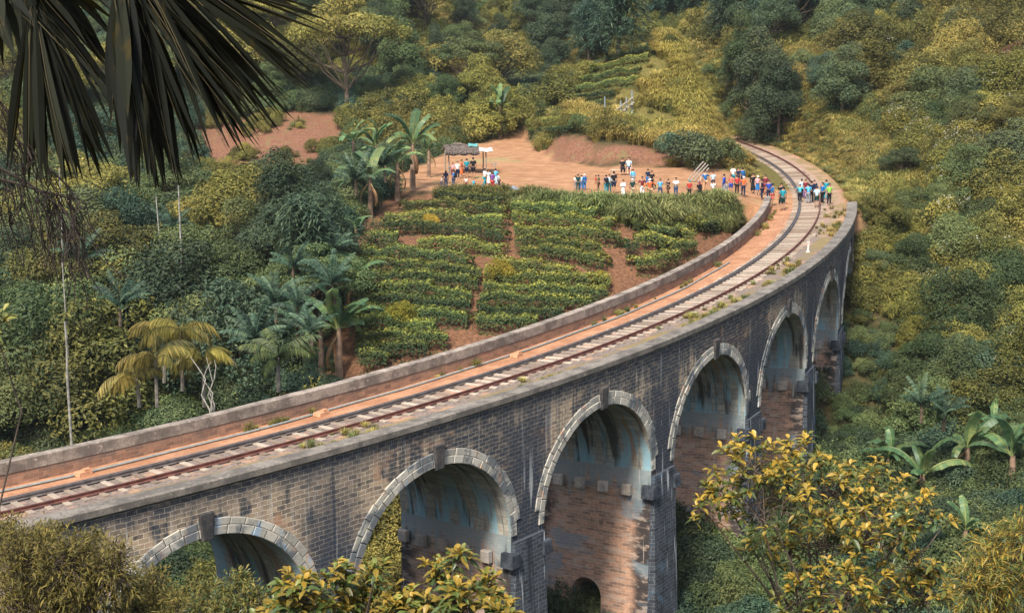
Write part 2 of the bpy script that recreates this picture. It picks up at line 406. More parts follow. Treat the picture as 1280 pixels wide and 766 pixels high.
z_grass = np.maximum(zone(KNOLL, 2, 16), (1 - sstep(np.abs(r_ - RT), 5.0, 8.5)) * (a_ > -0.2) * (a_ < 0.3) * 0.9)
vs = np.stack([GXX, GYY, GZZ], -1).reshape(-1, 3)
ny, nx = GXX.shape
idx = np.arange(nx * ny).reshape(ny, nx)
fq = np.stack([idx[:-1, :-1], idx[:-1, 1:], idx[1:, 1:], idx[1:, :-1]], -1).reshape(-1, 4)
me = bpy.data.meshes.new('ground')
me.vertices.add(len(vs)); me.vertices.foreach_set('co', vs.astype(np.float32).ravel())
me.loops.add(fq.size); me.loops.foreach_set('vertex_index', fq.astype(np.int32).ravel())
me.polygons.add(len(fq)); me.polygons.foreach_set('loop_start', np.arange(0, fq.size, 4, dtype=np.int32)); me.polygons.foreach_set('loop_total', np.full(len(fq), 4, np.int32))
me.polygons.foreach_set('use_smooth', np.ones(len(fq), bool)); me.update(calc_edges=True)
zc = np.stack([z_dirt, z_red, z_tea, z_grass], -1).reshape(-1, 4).astype(np.float32)
ca = me.color_attributes.new('soil', 'FLOAT_COLOR', 'POINT'); ca.data.foreach_set('color', zc.ravel())
def ground_mat():
    N = NT('ground_soil'); p = N.pos()
    sp = N.n('SeparateColor', {0: N.attrc('soil')}); al = N.n('Attribute', attribute_name='soil').outputs['Alpha']
    n1 = N.noise(p, 0.8, 5, 0.65); n2 = N.noise(p, 4.0, 5, 0.7); n3 = N.noise(p, 0.22, 3)
    col = N.mix(N.ss(n1, 0.35, 0.65), (0.028, 0.032, 0.012), (0.075, 0.058, 0.028))
    gr = N.mix(N.ss(n2, 0.35, 0.65), (0.075, 0.07, 0.02), (0.15, 0.12, 0.038))
    col = N.mix(al, col, gr)
    tea = N.mix(N.ss(n2, 0.35, 0.65), (0.095, 0.048, 0.027), (0.19, 0.095, 0.052))
    col = N.mix(sp.outputs[2], col, tea)
    red = N.mix(N.ss(n2, 0.3, 0.7), (0.115, 0.055, 0.034), (0.225, 0.112, 0.068))
    red = N.mix(N.ss(n1, 0.56, 0.64, 0, 0.6), red, (0.14, 0.125, 0.05))
    col = N.mix(sp.outputs[1], col, red)
    dirt = N.mix(N.ss(n1, 0.3, 0.7), (0.26, 0.132, 0.066), (0.39, 0.215, 0.116))
    dirt = N.mix(N.ss(N.noise(N.mapv(p, (0.35, 1.5, 1)), 1.2, 4, 0.6), 0.52, 0.66, 0, 0.55), dirt, (0.24, 0.135, 0.085))
    dirt = N.mix(N.ss(n3, 0.60, 0.66, 0, 0.55), dirt, (0.24, 0.23, 0.10))
    col = N.mix(sp.outputs[0], col, dirt)
    return N.surf(col, 0.95, 0.1, N.bump(N.math('ADD', n2, n1), 0.7, 0.15))
g = link('ground', me, None, ground_mat()); g['kind'] = 'structure'

# ------------------------------------------------------------------ camera, sun, sky
cam = bpy.data.cameras.new('camera'); co = bpy.data.objects.new('camera', cam); COL.objects.link(co)
co.location = (0, 0, CAMH); co.rotation_euler = (PI / 2 - PITCH, 0, 0)
cam.sensor_width = 36; cam.lens = FPX / 1280 * 36; cam.clip_end = 2000; cam.clip_start = 0.05
S.camera = co
sd = Vector((-0.30, -0.72, 1.0)).normalized()
sun = bpy.data.lights.new('sun', 'SUN'); sun.energy = 2.8; sun.angle = math.radians(10); sun.color = (1.0, 0.93, 0.82)
so = bpy.data.objects.new('sun', sun); COL.objects.link(so); so.rotation_euler = sd.to_track_quat('Z', 'Y').to_euler(); so.location = (-40, -30, 80)
w = bpy.data.worlds.new('World'); S.world = w; w.use_nodes = True
wt = w.node_tree; wt.nodes.clear()
sky = wt.nodes.new('ShaderNodeTexSky'); sky.sky_type = 'NISHITA'; sky.sun_disc = False
sky.sun_elevation = math.asin(sd.z); sky.sun_rotation = math.atan2(sd.x, sd.y); sky.air_density = 1.0; sky.dust_density = 2.0; sky.ozone_density = 1.0
bg = wt.nodes.new('ShaderNodeBackground'); bg.inputs[1].default_value = 0.105
hs_ = wt.nodes.new('ShaderNodeHueSaturation'); hs_.inputs['Saturation'].default_value = 0.8; wt.links.new(sky.outputs[0], hs_.inputs['Color'])
wo = wt.nodes.new('ShaderNodeOutputWorld'); wt.links.new(hs_.outputs[0], bg.inputs[0]); wt.links.new(bg.outputs[0], wo.inputs[0])
S.view_settings.view_transform = 'Standard'; S.view_settings.look = 'None'; S.view_settings.exposure = 1.42; S.view_settings.gamma = 1.0
S.render.engine = 'CYCLES'; S.render.resolution_x = 1024; S.render.resolution_y = 612
S.cycles.max_bounces = 5; S.cycles.diffuse_bounces = 3; S.cycles.transmission_bounces = 3; S.cycles.glossy_bounces = 2
# ------------------------------------------------------------------ the viaduct
SK = [((-0.871 + 0.0958 * (k - 1)) + 0.6) * 116.0 for k in range(-1, 8)]       # arch centres along the arc
HALF, ZS, ZCR = 4.45, -6.25, -1.80
ENDA, ENDB = SK[0] - 14.0, (-0.212 + 0.6) * 116.0
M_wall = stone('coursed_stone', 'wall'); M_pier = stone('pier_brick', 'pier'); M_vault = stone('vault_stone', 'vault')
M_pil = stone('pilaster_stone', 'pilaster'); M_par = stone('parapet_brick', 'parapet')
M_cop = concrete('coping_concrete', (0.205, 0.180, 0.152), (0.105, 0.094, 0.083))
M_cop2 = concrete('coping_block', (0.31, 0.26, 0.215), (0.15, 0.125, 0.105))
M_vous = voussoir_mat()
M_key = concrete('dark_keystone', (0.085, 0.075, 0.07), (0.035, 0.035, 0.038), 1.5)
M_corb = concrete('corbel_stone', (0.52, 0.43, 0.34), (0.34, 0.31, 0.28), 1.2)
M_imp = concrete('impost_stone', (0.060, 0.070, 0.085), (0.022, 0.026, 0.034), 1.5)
via = empty('stone_viaduct', bw(0, RT, -16))
tag(via, 'tall curved stone and brick railway viaduct of nine arches crossing the valley', 'viaduct')
via_off = np.array(via.location)
def vb(mb, name, mat, parent=None, smooth=False):
    """build in world space, parented to the viaduct at its base"""
    for a in mb.v: a -= via_off
    o = link(name, mb.mesh(name, mat, smooth), via if parent is None else parent)
    return o
def B(pts): return [bw(*p) for p in pts]
def strip(mb, ss, f, tint=0.5):
    """sweep a profile f(s)->[(r,z)] along s; uv in metres"""
    prof = [f(s) for s in ss]; n = len(prof[0])
    for i in range(len(ss) - 1):
        d = [0.0]
        for k in range(n - 1): d.append(d[-1] + math.hypot(prof[i][k + 1][0] - prof[i][k][0], prof[i][k + 1][1] - prof[i][k][1]))
        for k in range(n - 1):
            q = [(ss[i], *prof[i][k]), (ss[i + 1], *prof[i + 1][k]), (ss[i + 1], *prof[i + 1][k + 1]), (ss[i], *prof[i][k + 1])]
            mb.add(B(q), [(0, 1, 2, 3)], tint, [[(q[j][0], q[j][2] if abs(prof[i][k][1] - prof[i][k + 1][1]) > 0.01 else q[j][1]) for j in range(4)]])
# spandrel wall, outer and inner face, plus the pier fronts above springing level
def bay_samples():
    out = []
    for c in SK:
        for t in np.linspace(0, PI, 29):
            out.append((c - HALF * math.cos(t), ZS + HALF * math.sin(t)))
    return out
mb = MB()
for r, flip in ((RO, 0), (RI, 1)):
    segs = []
    for k, c in enumerate(SK):
        th = np.linspace(0, PI, 29)
        for i in range(28):
            segs.append((c - HALF * math.cos(th[i]), ZS + HALF * math.sin(th[i]), c - HALF * math.cos(th[i + 1]), ZS + HALF * math.sin(th[i + 1])))
        e = SK[k + 1] - HALF if k < 8 else ENDB
        zb = ZS - .55 if k < 8 else -9.0
        m = 2 if k < 8 else 6
        for j in range(m):
            segs.append((c + HALF + (e - c - HALF) * j / m, zb, c + HALF + (e - c - HALF) * (j + 1) / m, zb))
    for j in range(6):
        segs.append((ENDA + (SK[0] - HALF - ENDA) * j / 6, -12.0, ENDA + (SK[0] - HALF - ENDA) * (j + 1) / 6, -12.0))
    for (s0, z0, s1, z1) in segs:
        q = [(s0, r, z0), (s1, r, z1), (s1, r, 0.0), (s0, r, 0.0)]
        f = (0, 1, 2, 3) if not flip else (3, 2, 1, 0)
        mb.add(B(q), [f], 0.5, [[(q[j][0], q[j][2]) for j in f]])
vb(mb, 'spandrel_wall', M_wall)
# end faces of the abutments (dark retaining stone below the last arch)
for s, f, zt_, zb_, e_ in ((ENDB, (0, 1, 2, 3), -.03, -9.0, 0), (ENDA, (3, 2, 1, 0), -.03, -12.0, 0), (SK[0] - HALF, (0, 1, 2, 3), ZS, -12.0, .002), (SK[8] + HALF, (3, 2, 1, 0), ZS, -12.0, .002)):
    mb = MB(); q = [(s, RO - e_, zb_), (s, RI + e_, zb_), (s, RI + e_, zt_), (s, RO - e_, zt_)]
    mb.add(B(q), [f], 0.5, [[(q[j][1] - 100, q[j][2]) for j in f]])
    vb(mb, 'abutment', M_pier)
# vaults, arch rings, keystones
for c in SK:
    mb = MB(); th = np.linspace(0, PI, 41)
    for i in range(40):
        for (r0, r1) in ((RI, RI + 2.4), (RI + 2.4, RI + 4.8), (RI + 4.8, RO)):
            q = [(c - HALF * math.cos(th[i]), r0, ZS + HALF * math.sin(th[i])), (c - HALF * math.cos(th[i + 1]), r0, ZS + HALF * math.sin(th[i + 1])),
                 (c - HALF * math.cos(th[i + 1]), r1, ZS + HALF * math.sin(th[i + 1])), (c - HALF * math.cos(th[i]), r1, ZS + HALF * math.sin(th[i]))]
            tt = [th[i], th[i + 1], th[i + 1], th[i]]
            mb.add(B(q), [(0, 1, 2, 3)], 0.5, [[(q[j][1] + 13.7 * SK.index(c), HALF * (tt[j] - PI / 2)) for j in range(4)]])
    vb(mb, 'arch_vault', M_vault, None, True)
    mb = MB()
    for ring, (ra, rb, n, proud) in enumerate(((HALF, HALF + 0.36, 25, 0.06), (HALF + 0.36, HALF + 0.70, 21, 0.035))):
        t0, t1 = (0.0, PI) if ring == 0 else (0.14, PI - 0.14)
        for i in range(n):
            a0 = t0 + (t1 - t0) * i / n + 0.0035; a1 = t0 + (t1 - t0) * (i + 1) / n - 0.0035
            pr = proud + rng.uniform(-.012, .02); i0 = ra + 0.008; i1 = rb - 0.008 - (rng.uniform(0, .07) if ring else 0)
            v = []
            for rr, bev in ((RO - 0.25, 0.0), (RO + pr - 0.02, 0.0), (RO + pr, 0.022)):
                for (a, q) in ((a0 + bev / 5, i0 + bev), (a1 - bev / 5, i0 + bev), (a1 - bev / 5, i1 - bev), (a0 + bev / 5, i1 - bev)):
                    v.append((c - q * math.cos(a), rr, ZS + q * math.sin(a)))
            fs = [(8, 9, 10, 11)]
            for b in (0, 4):
                for k in range(4): fs.append((b + k, b + (k + 1) % 4, b + 4 + (k + 1) % 4, b + 4 + k))
            mb.add(B(v), fs, float(rng.uniform(0.1, 1.0)))
    vb(mb, 'arch_ring', M_vous)
    mb = MB()
    v = []
    for rr, bev in ((RO - .2, 0), (RO + .15, 0), (RO + .18, .03)):
        v += [(c - .22 + bev, rr, ZCR - .10 + bev), (c + .22 - bev, rr, ZCR - .10 + bev), (c + .29 - bev, rr, -0.84 - bev), (c - .29 + bev, rr, -0.84 - bev)]
    fs = [(8, 9, 10, 11)]
    for b in (0, 4):
        for k in range(4): fs.append((b + k, b + (k + 1) % 4, b + 4 + (k + 1) % 4, b + 4 + k))
    mb.add(B(v), fs, 0.5)
    vb(mb, 'keystone', M_key)
# piers: two brick side faces (one with a small arched passage), dark pilaster in front, imposts and corbels
ZB = -22.0
def bat(z): return max(0.0, ZS - z) * 0.016
for k in range(8):
    s0 = SK[k] + HALF; s1 = SK[k + 1] - HALF
    mb = MB()
    hole = (111.3, 113.2, -13.5) if k in (3, 4) else None
    zl = [ZS, -7.8, -9.5, -11.5, -12.5] + [-13.5, -16, -19, ZB]
    def side(s, sg):
        def P(r, z): return (s - sg * bat(z), r, z)
        def quad(r0, r1, za, zb_, zc_=None, zd=None):
            q = [P(r0, za), P(r1, zb_), P(r1, zb_ if zc_ is None else zc_), P(r0, za if zd is None else zd)]
            fidx = (0, 1, 2, 3) if sg > 0 else (3, 2, 1, 0)
            mb.add(B(q), [fidx], 0.5, [[(q[j][1] - 100, q[j][2]) for j in fidx]])
        for i in range(len(zl) - 1):
            za, zb_ = zl[i + 1], zl[i]
            o = RO + bat((za + zb_) / 2) * 0
            if hole and zb_ <= -12.4:
                if zb_ > -13.4:
                    quad(RI, hole[0], za, za, zb_, zb_); quad(hole[1], RO, za, za, zb_, zb_)
                    m = 10; rc = (hole[0] + hole[1]) / 2; hr = (hole[1] - hole[0]) / 2
                    for j in range(m):
                        t0 = PI - PI * j / m; t1 = PI - PI * (j + 1) / m
                        quad(rc + hr * math.cos(t0), rc + hr * math.cos(t1), hole[2] + hr * math.sin(t0), hole[2] + hr * math.sin(t1), zb_, zb_)
                else:
                    quad(RI, hole[0], za, za, zb_, zb_); quad(hole[1], RO, za, za, zb_, zb_)
            else:
                quad(RI, RO, za, za, zb_, zb_)
    side(s0, 1); side(s1, -1)
    if hole:   # passage lining
        rc = (hole[0] + hole[1]) / 2; hr = (hole[1] - hole[0]) / 2
        prof = [(hole[0], ZB), (hole[0], hole[2])] + [(rc - hr * math.cos(PI * j / 10), hole[2] + hr * math.sin(PI * j / 10)) for j in range(1, 10)] + [(hole[1], hole[2]), (hole[1], ZB)]
        for j in range(len(prof) - 1):
            (ra, za), (rb, zb_) = prof[j], prof[j + 1]
            q = [(s0 - bat(za), ra, za), (s1 + bat(za), ra, za), (s1 + bat(zb_), rb, zb_), (s0 - bat(zb_), rb, zb_)]
            mb.add(B(q), [(0, 1, 2, 3)], 0.5, [[(112 - 100 + p[0] - s0, p[2]) for p in q]])
    q = [(s0 - bat(ZB), RI, ZB), (s1 + bat(ZB), RI, ZB), (s1, RI, ZS), (s0, RI, ZS)]
    mb.add(B(q), [(3, 2, 1, 0)], 0.5, [[(q[j][0], q[j][2]) for j in (3, 2, 1, 0)]])
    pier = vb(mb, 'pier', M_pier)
    # pilaster: the battered stone front of the pier
    mb = MB(); zz = [ZS - .3, -7.0, -10, -13, -16, -19, ZB]
    for i in range(len(zz) - 1):
        za, zb_ = zz[i + 1], zz[i]
        def L(z): return (s0 - bat(z) + 0.0, RO - .05, z), (s0 - bat(z) + .10, RO + .16 + bat(z) * 2.2, z), (s1 + bat(z) - .10, RO + .16 + bat(z) * 2.2, z), (s1 + bat(z) - 0.0, RO - .05, z)
        lo, hi = L(za), L(zb_)
        for j in range(3):
            q = [lo[j], lo[j + 1], hi[j + 1], hi[j]]
            mb.add(B(q), [(0, 1, 2, 3)], 0.5, [[(p[0] + (p[1] - RO) * (1 if j == 2 else -1), p[2]) for p in q]])
    t = [(s0, RO - .05, ZS - .3), (s0 + .1, RO + .16, ZS - .3), (s1 - .1, RO + .16, ZS - .3), (s1, RO - .05, ZS - .3)]
    mb.add(B(t), [(0, 1, 2, 3)])
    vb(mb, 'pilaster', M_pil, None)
    # white limed quoin strips running down the two corners of the pier front
    for (sa, sg) in ((s0, -1), (s1, 1)):
        v = []
        mb = MB()
        c0 = (sa + sg * 0.30); 
        for (ds, dr, z) in ((-.30, -.4, -7.66), (.30, -.4, -7.66), (.30, .36, -7.66), (-.30, .36, -7.66), (-.24, -.4, -7.06), (.26, -.4, -7.06), (.26, .31, -7.06), (-.24, .31, -7.06)):
            v.append((sa + (ds if sg < 0 else -ds) + 0.0, RO + dr, z))
        v2 = [(p[0], p[1] - (.03 if p[1] > RO else 0), -7.0) for p in v[4:]]
        mb.add(B(v + v2), [(3, 2, 1, 0), (8, 9, 10, 11), (0, 1, 5, 4), (1, 2, 6, 5), (2, 3, 7, 6), (3, 0, 4, 7), (4, 5, 9, 8), (5, 6, 10, 9), (6, 7, 11, 10), (7, 4, 8, 11)])
        link('impost', mb.mesh('impost', M_imp), pier); 
        for a in mb.v: pass
        # corbels along the inside face
        for rr in (109.26, 110.47, 111.85, 113.3, 114.72):
            mb2 = MB(); d = 0.34 + rng.uniform(-.03, .03); h2 = .28; w2 = .27 + rng.uniform(-.02, .03); zc = -7.33 + rng.uniform(-.05, .05)
            v = []
            for (ds, dw, dz) in ((-.1, 1, 1), (d - .03, 1, 1), (d, .9, .9)):
                sv = sa - sg * 0 + (-ds * sg if True else 0)
                v += [(sa + (-1 if sg > 0 else 1) * ds * 1.0, rr - w2 * dw, zc - h2 * dz), (sa + (-1 if sg > 0 else 1) * ds, rr + w2 * dw, zc - h2 * dz), (sa + (-1 if sg > 0 else 1) * ds, rr + w2 * dw, zc + h2 * dz), (sa + (-1 if sg > 0 else 1) * ds, rr - w2 * dw, zc + h2 * dz)]
            fs = [(8, 9, 10, 11)]
            for b in (0, 4):
                for q in range(4): fs.append((b + q, b + (q + 1) % 4, b + 4 + (q + 1) % 4, b + 4 + q))
            # corbels stand out of the pier into the arch: away from the pier centre
            pc = (s0 + s1) / 2
            v = [((sa + (1 if sa > pc else -1) * abs(p[0] - sa) * (1 if p[0] != sa else 1)) if abs(p[0] - sa) > .11 else p[0], p[1], p[2]) for p in v]
            mb2.add(B(v), fs, float(rng.uniform(0.1, .95)))
            for a in mb2.v: a -= via_off
            link('corbel', mb2.mesh('corbel', M_corb), pier)
# imposts were built in world space: shift them to the viaduct base
for o in bpy.data.objects:
    if o.name.startswith('impost'):
        n = len(o.data.vertices); a = np.empty(n * 3, np.float32); o.data.vertices.foreach_get('co', a)
        a = (a.reshape(-1, 3) - via_off.astype(np.float32)); o.data.vertices.foreach_set('co', a.ravel()); o.data.update()
# near parapet: low wall with a broad concrete coping in lengths
mb = MB(); ss = np.arange(ENDA, ENDB + .01, 2.3)
ss[-1] = ENDB
for i in range(len(ss) - 1):
    a, b = ss[i] + .0015, ss[i + 1] - .0015; j = rng.uniform(-.004, .004); tt = float(rng.uniform(.42, .58))
    for (u0, u1) in ((a, (a + b) / 2), ((a + b) / 2, b)):
        pr = [(115.40, -.25), (115.40, .315 + j), (115.44, .35 + j), (116.14, .34 + j), (116.19, .30 + j), (116.19, .06), (116.12, .0), (115.9, 0.0)]
        v = [(u0, *p) for p in pr] + [(u1, *p) for p in pr]; n = len(pr)
        fs = [(k, k + 1, n + k + 1, n + k) for k in range(n - 1)] + [tuple(range(n)), tuple(range(2 * n - 1, n - 1, -1))]
        mb.add(B(v), fs, tt)
vb(mb, 'near_parapet_coping', M_cop)
# far parapet: brick wall, grey block top course
mb = MB(); ss = np.linspace(ENDA, (-0.205 + .6) * 116, 60)
strip(mb, ss, lambda s: [(109.36, -.25), (109.36, .55)])
strip(mb, ss, lambda s: [(RI - .02, .55), (RI - .02, -3.0)])
e = ss[-1]
q = [(e, 109.36, -.4), (e, RI - .02, -.4), (e, RI - .02, .55), (e, 109.36, .55)]
mb.add(B(q), [(0, 1, 2, 3)], .5, [[(p[1], p[2]) for p in q]])
vb(mb, 'far_parapet_wall', M_par)
mb = MB(); s = ENDA
while s < e - .2:
    L_ = rng.uniform(.62, 1.5); b = min(s + L_, e); j = rng.uniform(-.012, .012)
    pr = [(109.37, .50), (109.385 + j * .6, .52), (109.385 + j * .6, .955 + j), (109.36, .985 + j), (RI - .03, .985 + j), (RI - .06, .95), (RI - .06, .50)]
    v = [(s + .004, *p) for p in pr] + [(b - .004, *p) for p in pr]; n = len(pr)
    fs = [(k, k + 1, n + k + 1, n + k) for k in range(n - 1)] + [tuple(range(n)), tuple(range(2 * n - 1, n - 1, -1))]
    mb.add(B(v), fs, float(rng.uniform(.3, .7))); s = b
vb(mb, 'far_parapet_coping', M_cop2)
for nm in ('coping', 'arch'): pass

# deck fill: orange dirt walkway, grey ballast under the track
def deck_mat():
    N = NT('deck_dirt'); uv = N.uv(); p = N.pos()
    sep = N.n('SeparateXYZ', {0: uv}); r = sep.outputs[1]
    n1 = N.noise(p, 0.9, 5, .65); n2 = N.noise(p, 7.0, 4, .7)
    d = N.mix(N.ss(n1, .35, .65), (0.32, 0.150, 0.078), (0.45, 0.238, 0.135))
    d = N.mix(N.ss(n2, .45, .65, 0, .6), d, (0.22, 0.12, 0.075))
    d = N.mix(N.ss(N.noise(N.mapv(uv, (.12, 3.2, 1)), 1.0, 3, .6), .5, .66, 0, .55), d, (0.24, 0.135, 0.085))
    vor = N.n('TexVoronoi', {'Vector': p, 'Scale': 13.0}).outputs[1]
    bal = N.mix(.3, N.mix(N.ss(n2, .3, .7), (0.062, 0.044, 0.032), (0.18, 0.118, 0.082)), N.n('HueSaturation', {'Saturation': .12, 'Value': .30, 'Color': vor}).outputs[0], 'SCREEN')
    bal = N.mix(N.ss(n1, .50, .66, 0, .8), bal, (0.42, 0.24, 0.15))
    wob = N.math('MULTIPLY', N.math('SUBTRACT', n1, .5), .8)
    f = N.math('MULTIPLY', N.ss(N.math('ADD', r, wob), RT - 1.5 - 100, RT - 1.15 - 100), N.ss(N.math('ADD', r, wob), RT + 2.2 - 100, RT + 3.2 - 100, 1, N.ss(sep.outputs[0], -10.0, 20.0, 0.55, 0.0)))
    far = N.ss(sep.outputs[0], 26.0, 44.0, 0.0, 0.5)
    c = N.mix(f, d, N.mix(far, bal, (0.40, 0.25, 0.17)))
    edge = N.math('MULTIPLY', N.ss(N.math('ADD', r, wob), RT + 1.55 - 100, RT + 1.9 - 100), N.ss(N.noise(p, .5, 3), .38, .58))
    c = N.mix(N.math('MULTIPLY', edge, .8), c, N.mix(n2, (0.10, 0.09, 0.03), (0.28, 0.20, 0.09)))
    return N.surf(c, .95, .1, N.bump(N.math('ADD', n2, vor), .6, .04))
mb = MB(); ss = np.linspace(ENDA, (0.32 + .6) * 116, 170); rr = [109.36, 110.2, RT - 1.5, RT, RT + 1.5, 114.4, 115.42]
for i in range(len(ss) - 1):
    for j in range(len(rr) - 1):
        q = [(ss[i], rr[j], 0), (ss[i], rr[j + 1], 0), (ss[i + 1], rr[j + 1], 0), (ss[i + 1], rr[j], 0)]
        mb.add(B(q), [(0, 1, 2, 3)], .5, [[(p[0], p[1] - 100) for p in q]])
dk = mb.build('trackbed', deck_mat(), None); dk['kind'] = 'structure'

# ------------------------------------------------------------------ the railway track
M_rust = flat('rusty_rail_steel', (0.125, 0.048, 0.036), 0.65, .3, .4, 3); M_rail = flat('worn_rail_steel', (0.10, 0.085, 0.08), 0.5, .3, .5, 3)
def sleeper_mat():
    N = NT('weathered_sleeper'); t = N.attr('tint'); p = N.pos()
    c = N.mix(t, (0.16, 0.12, 0.09), (0.42, 0.35, 0.275))
    c = N.mix(N.ss(N.noise(p, 5, 4, .7), .45, .7, 0, .6), c, (0.18, 0.135, 0.10))
    far = N.n('SeparateXYZ', {0: p}).outputs[1]
    return N.surf(c, .9, .2, N.bump(N.noise(p, 14, 3), .4, .02))
M_slp = sleeper_mat()
trk = empty('railway_track', bw(0, RT, 0.0)); tag(trk, 'single curved railway track with pale sleepers running over the viaduct', 'railway track')
toff = np.array(trk.location)
def tb(mb, name, mat, parent=trk):
    for a in mb.v: a -= toff
    return link(name, mb.mesh(name, mat), parent)
RAILP = [(-.07, 0), (.07, 0), (.07, .02), (.015, .04), (.015, .11), (.036, .12), (.036, .16), (-.036, .16), (-.036, .12), (-.015, .11), (-.015, .04), (-.07, .02)]
def rail(rc, sa, sb, mat, z0=.055, name='rail'):
    mb = MB(); ss = np.linspace(sa, sb, int((sb - sa) / 1.2) + 2); n = len(RAILP)
    vv = []
    for s in ss: vv += B([(s, rc + p[0], z0 + p[1]) for p in RAILP])
    fs = []
    for i in range(len(ss) - 1):
        for k in range(n): fs.append((i * n + k, i * n + (k + 1) % n, (i + 1) * n + (k + 1) % n, (i + 1) * n + k))
    fs += [tuple(range(n)), tuple(range((len(ss) - 1) * n, len(ss) * n))[::-1]]
    mb.add(vv, fs); return tb(mb, name, mat)
SE = (0.30 + .6) * 116
o = rail(RT - .838, ENDA, SE, M_rail); o['label'] = 'dark grey inner rail'
o = rail(RT + .838, ENDA, SE, M_rust); o['label'] = 'rust brown outer rail'
o = rail(RT - .838 + .13, ENDA, SE, M_rail, .05, 'check_rail'); 
svis = []
s = ENDA + .3; allsl = []
while s < SE:
    allsl.append(s + rng.uniform(-.07, .07)); s += .69
near = [q for q in allsl if -37.0 < q < -37.0 + 69.5][:100]
def slp(mb, s):
    L_ = 1.34 + rng.uniform(-.08, .08); w = .115 + rng.uniform(-.01, .015); sk = rng.uniform(-.05, .05); z = .052 + rng.uniform(-.006, .008)
    v = [(s - w + sk, RT - L_, -.03), (s + w + sk, RT - L_, -.03), (s + w - sk, RT + L_, -.03), (s - w - sk, RT + L_, -.03)]
    v += [(p[0], p[1], z - .012) for p in v] + [(p[0] + (.015 if i in (0, 3) else -.015), p[1] + (.015 if i < 2 else -.015), z) for i, p in enumerate(v)]
    t = float(rng.uniform(.0, 1.0)) * (1.0 if s < 25 else .75)
    mb.add(B(v), [(8, 9, 10, 11)] + [(b + k, b + (k + 1) % 4, b + 4 + (k + 1) % 4, b + 4 + k) for b in (0, 4) for k in range(4)], t)
for q in near:
    mb = MB(); slp(mb, q); tb(mb, 'sleeper', M_slp)
ns = set(near); mb = MB()
for q in allsl:
    if q not in ns: slp(mb, q)
o = tb(mb, 'sleepers', M_slp); o['kind'] = 'stuff'
# drain pipe and brick blocks beside the far parapet, white marker post by the near one
M_pipe = flat('grey_pipe', (0.22, 0.24, 0.23), .7)
mb = MB(); ss = np.arange(-40, 21, 1.1)
mb.tube([bw(s, 109.95 + .05 * math.sin(s * .7) + .12 * math.sin(s * .13), .07) for s in ss], .045, 6)
tag(mb.build('pipe', M_pipe), 'thin grey pipe lying along the foot of the far parapet', 'pipe')
M_blk = flat('orange_brick', (0.46, 0.235, 0.13), .9)
for (s, lab, sc) in ((-33.6, 'orange brick block on the dirt walkway, nearest to the camera of the three', 1.0), (-21.9, 'orange brick block beside the pipe under the bare white stems', 1.05), (-8.4, 'orange brick block on the dirt walkway below the tea slope', 1.0)):
    mb = MB(); mb.box((0, 0, .1), (.42 * sc, .62 * sc, .16), None, .5, .9); mb.box((.06, .1, .22), (.2, .3, .1), None, .5, .9)
    o = mb.build('brick_block', M_blk); o.location = bw(s, 110.2, 0); o.rotation_euler = (0, 0, s / 116 - .6 + .2)
    tag(o, lab, 'block', 'brick blocks beside the pipe')
mb = MB(); mb.box((0, 0, .4), (.16, .16, .8), None, .5, .92); mb.box((0, 0, .86), (.26, .24, .12), None, .5, .8)
mb.box((.0, 0, .02), (.3, .3, .1), None, .5)
o = mb.build('marker_post', concrete('white_post_paint', (.66, .62, .55), (.42, .38, .33))); p = hit(998, 331); o.location = bw((-0.388 + .6) * 116, 114.4, 0)
o.scale = (.8, .8, .8); tag(o, 'short white concrete marker post beside the outer rail', 'marker post')
# ------------------------------------------------------------------ plants: meshes
def unit(v): return v / (np.linalg.norm(v, axis=-1, keepdims=True) + 1e-9)
def cards(P, Nn, L, W, T=None, droop=0.0, up=0.35):
    """diamond leaves at P facing Nn, length L width W (arrays or scalars)"""
    n = len(P)
    Nn = unit(Nn + rng.normal(0, .45, (n, 3)) + np.array([0, 0, up]))
    if T is None: T = rng.normal(0, 1, (n, 3))
    T = unit(T - (T * Nn).sum(1, keepdims=True) * Nn); Wd = np.cross(Nn, T)
    L = np.broadcast_to(L, (n,))[:, None]; W = np.broadcast_to(W, (n,))[:, None]
    base = P - T * L * .5; tip = P + T * L * .5 - np.array([0, 0, 1]) * L * droop
    mid = P + Nn * L * .10 - T * L * .06
    return np.stack([base, mid + Wd * W * .5, tip, mid - Wd * W * .5], 1)
def lobes_cloud(mb, lobes, per, L, W, tint0=.5, spread=.3, droop=.0, inner=.55, up=.35):
    for (c, r) in lobes:
        c = np.array(c, float); r = np.broadcast_to(np.array(r, float), (3,))
        n = int(per * (r[0] * r[1] + r[0] * r[2] + r[1] * r[2]) / 3 + 6)
        d = unit(rng.normal(0, 1, (n, 3))); d[:, 2] = np.where((d[:, 2] < -.35) & (rng.random(n) < .6), -d[:, 2], d[:, 2])
        rad = inner + (1.08 - inner) * rng.random((n, 1)) ** .5
        rad = np.where(rng.random((n, 1)) < .10, rad * rng.uniform(1.05, 1.35, (n, 1)), rad)
        bump = 1 + .16 * np.sin(d[:, :1] * 5 + c[0] * 3) * np.sin(d[:, 1:2] * 6 + c[1] * 2)
        P = c + d * r * rad * bump
        t = np.clip(tint0 + rng.normal(0, spread * .5, n) + rng.uniform(-.12, .12) + (rng.random(n) < .06) * .3, 0, 1)
        sc = rng.uniform(.65, 1.3, n)
        mb.quads(cards(P, d, L * sc, W * sc, None, droop, up), t)
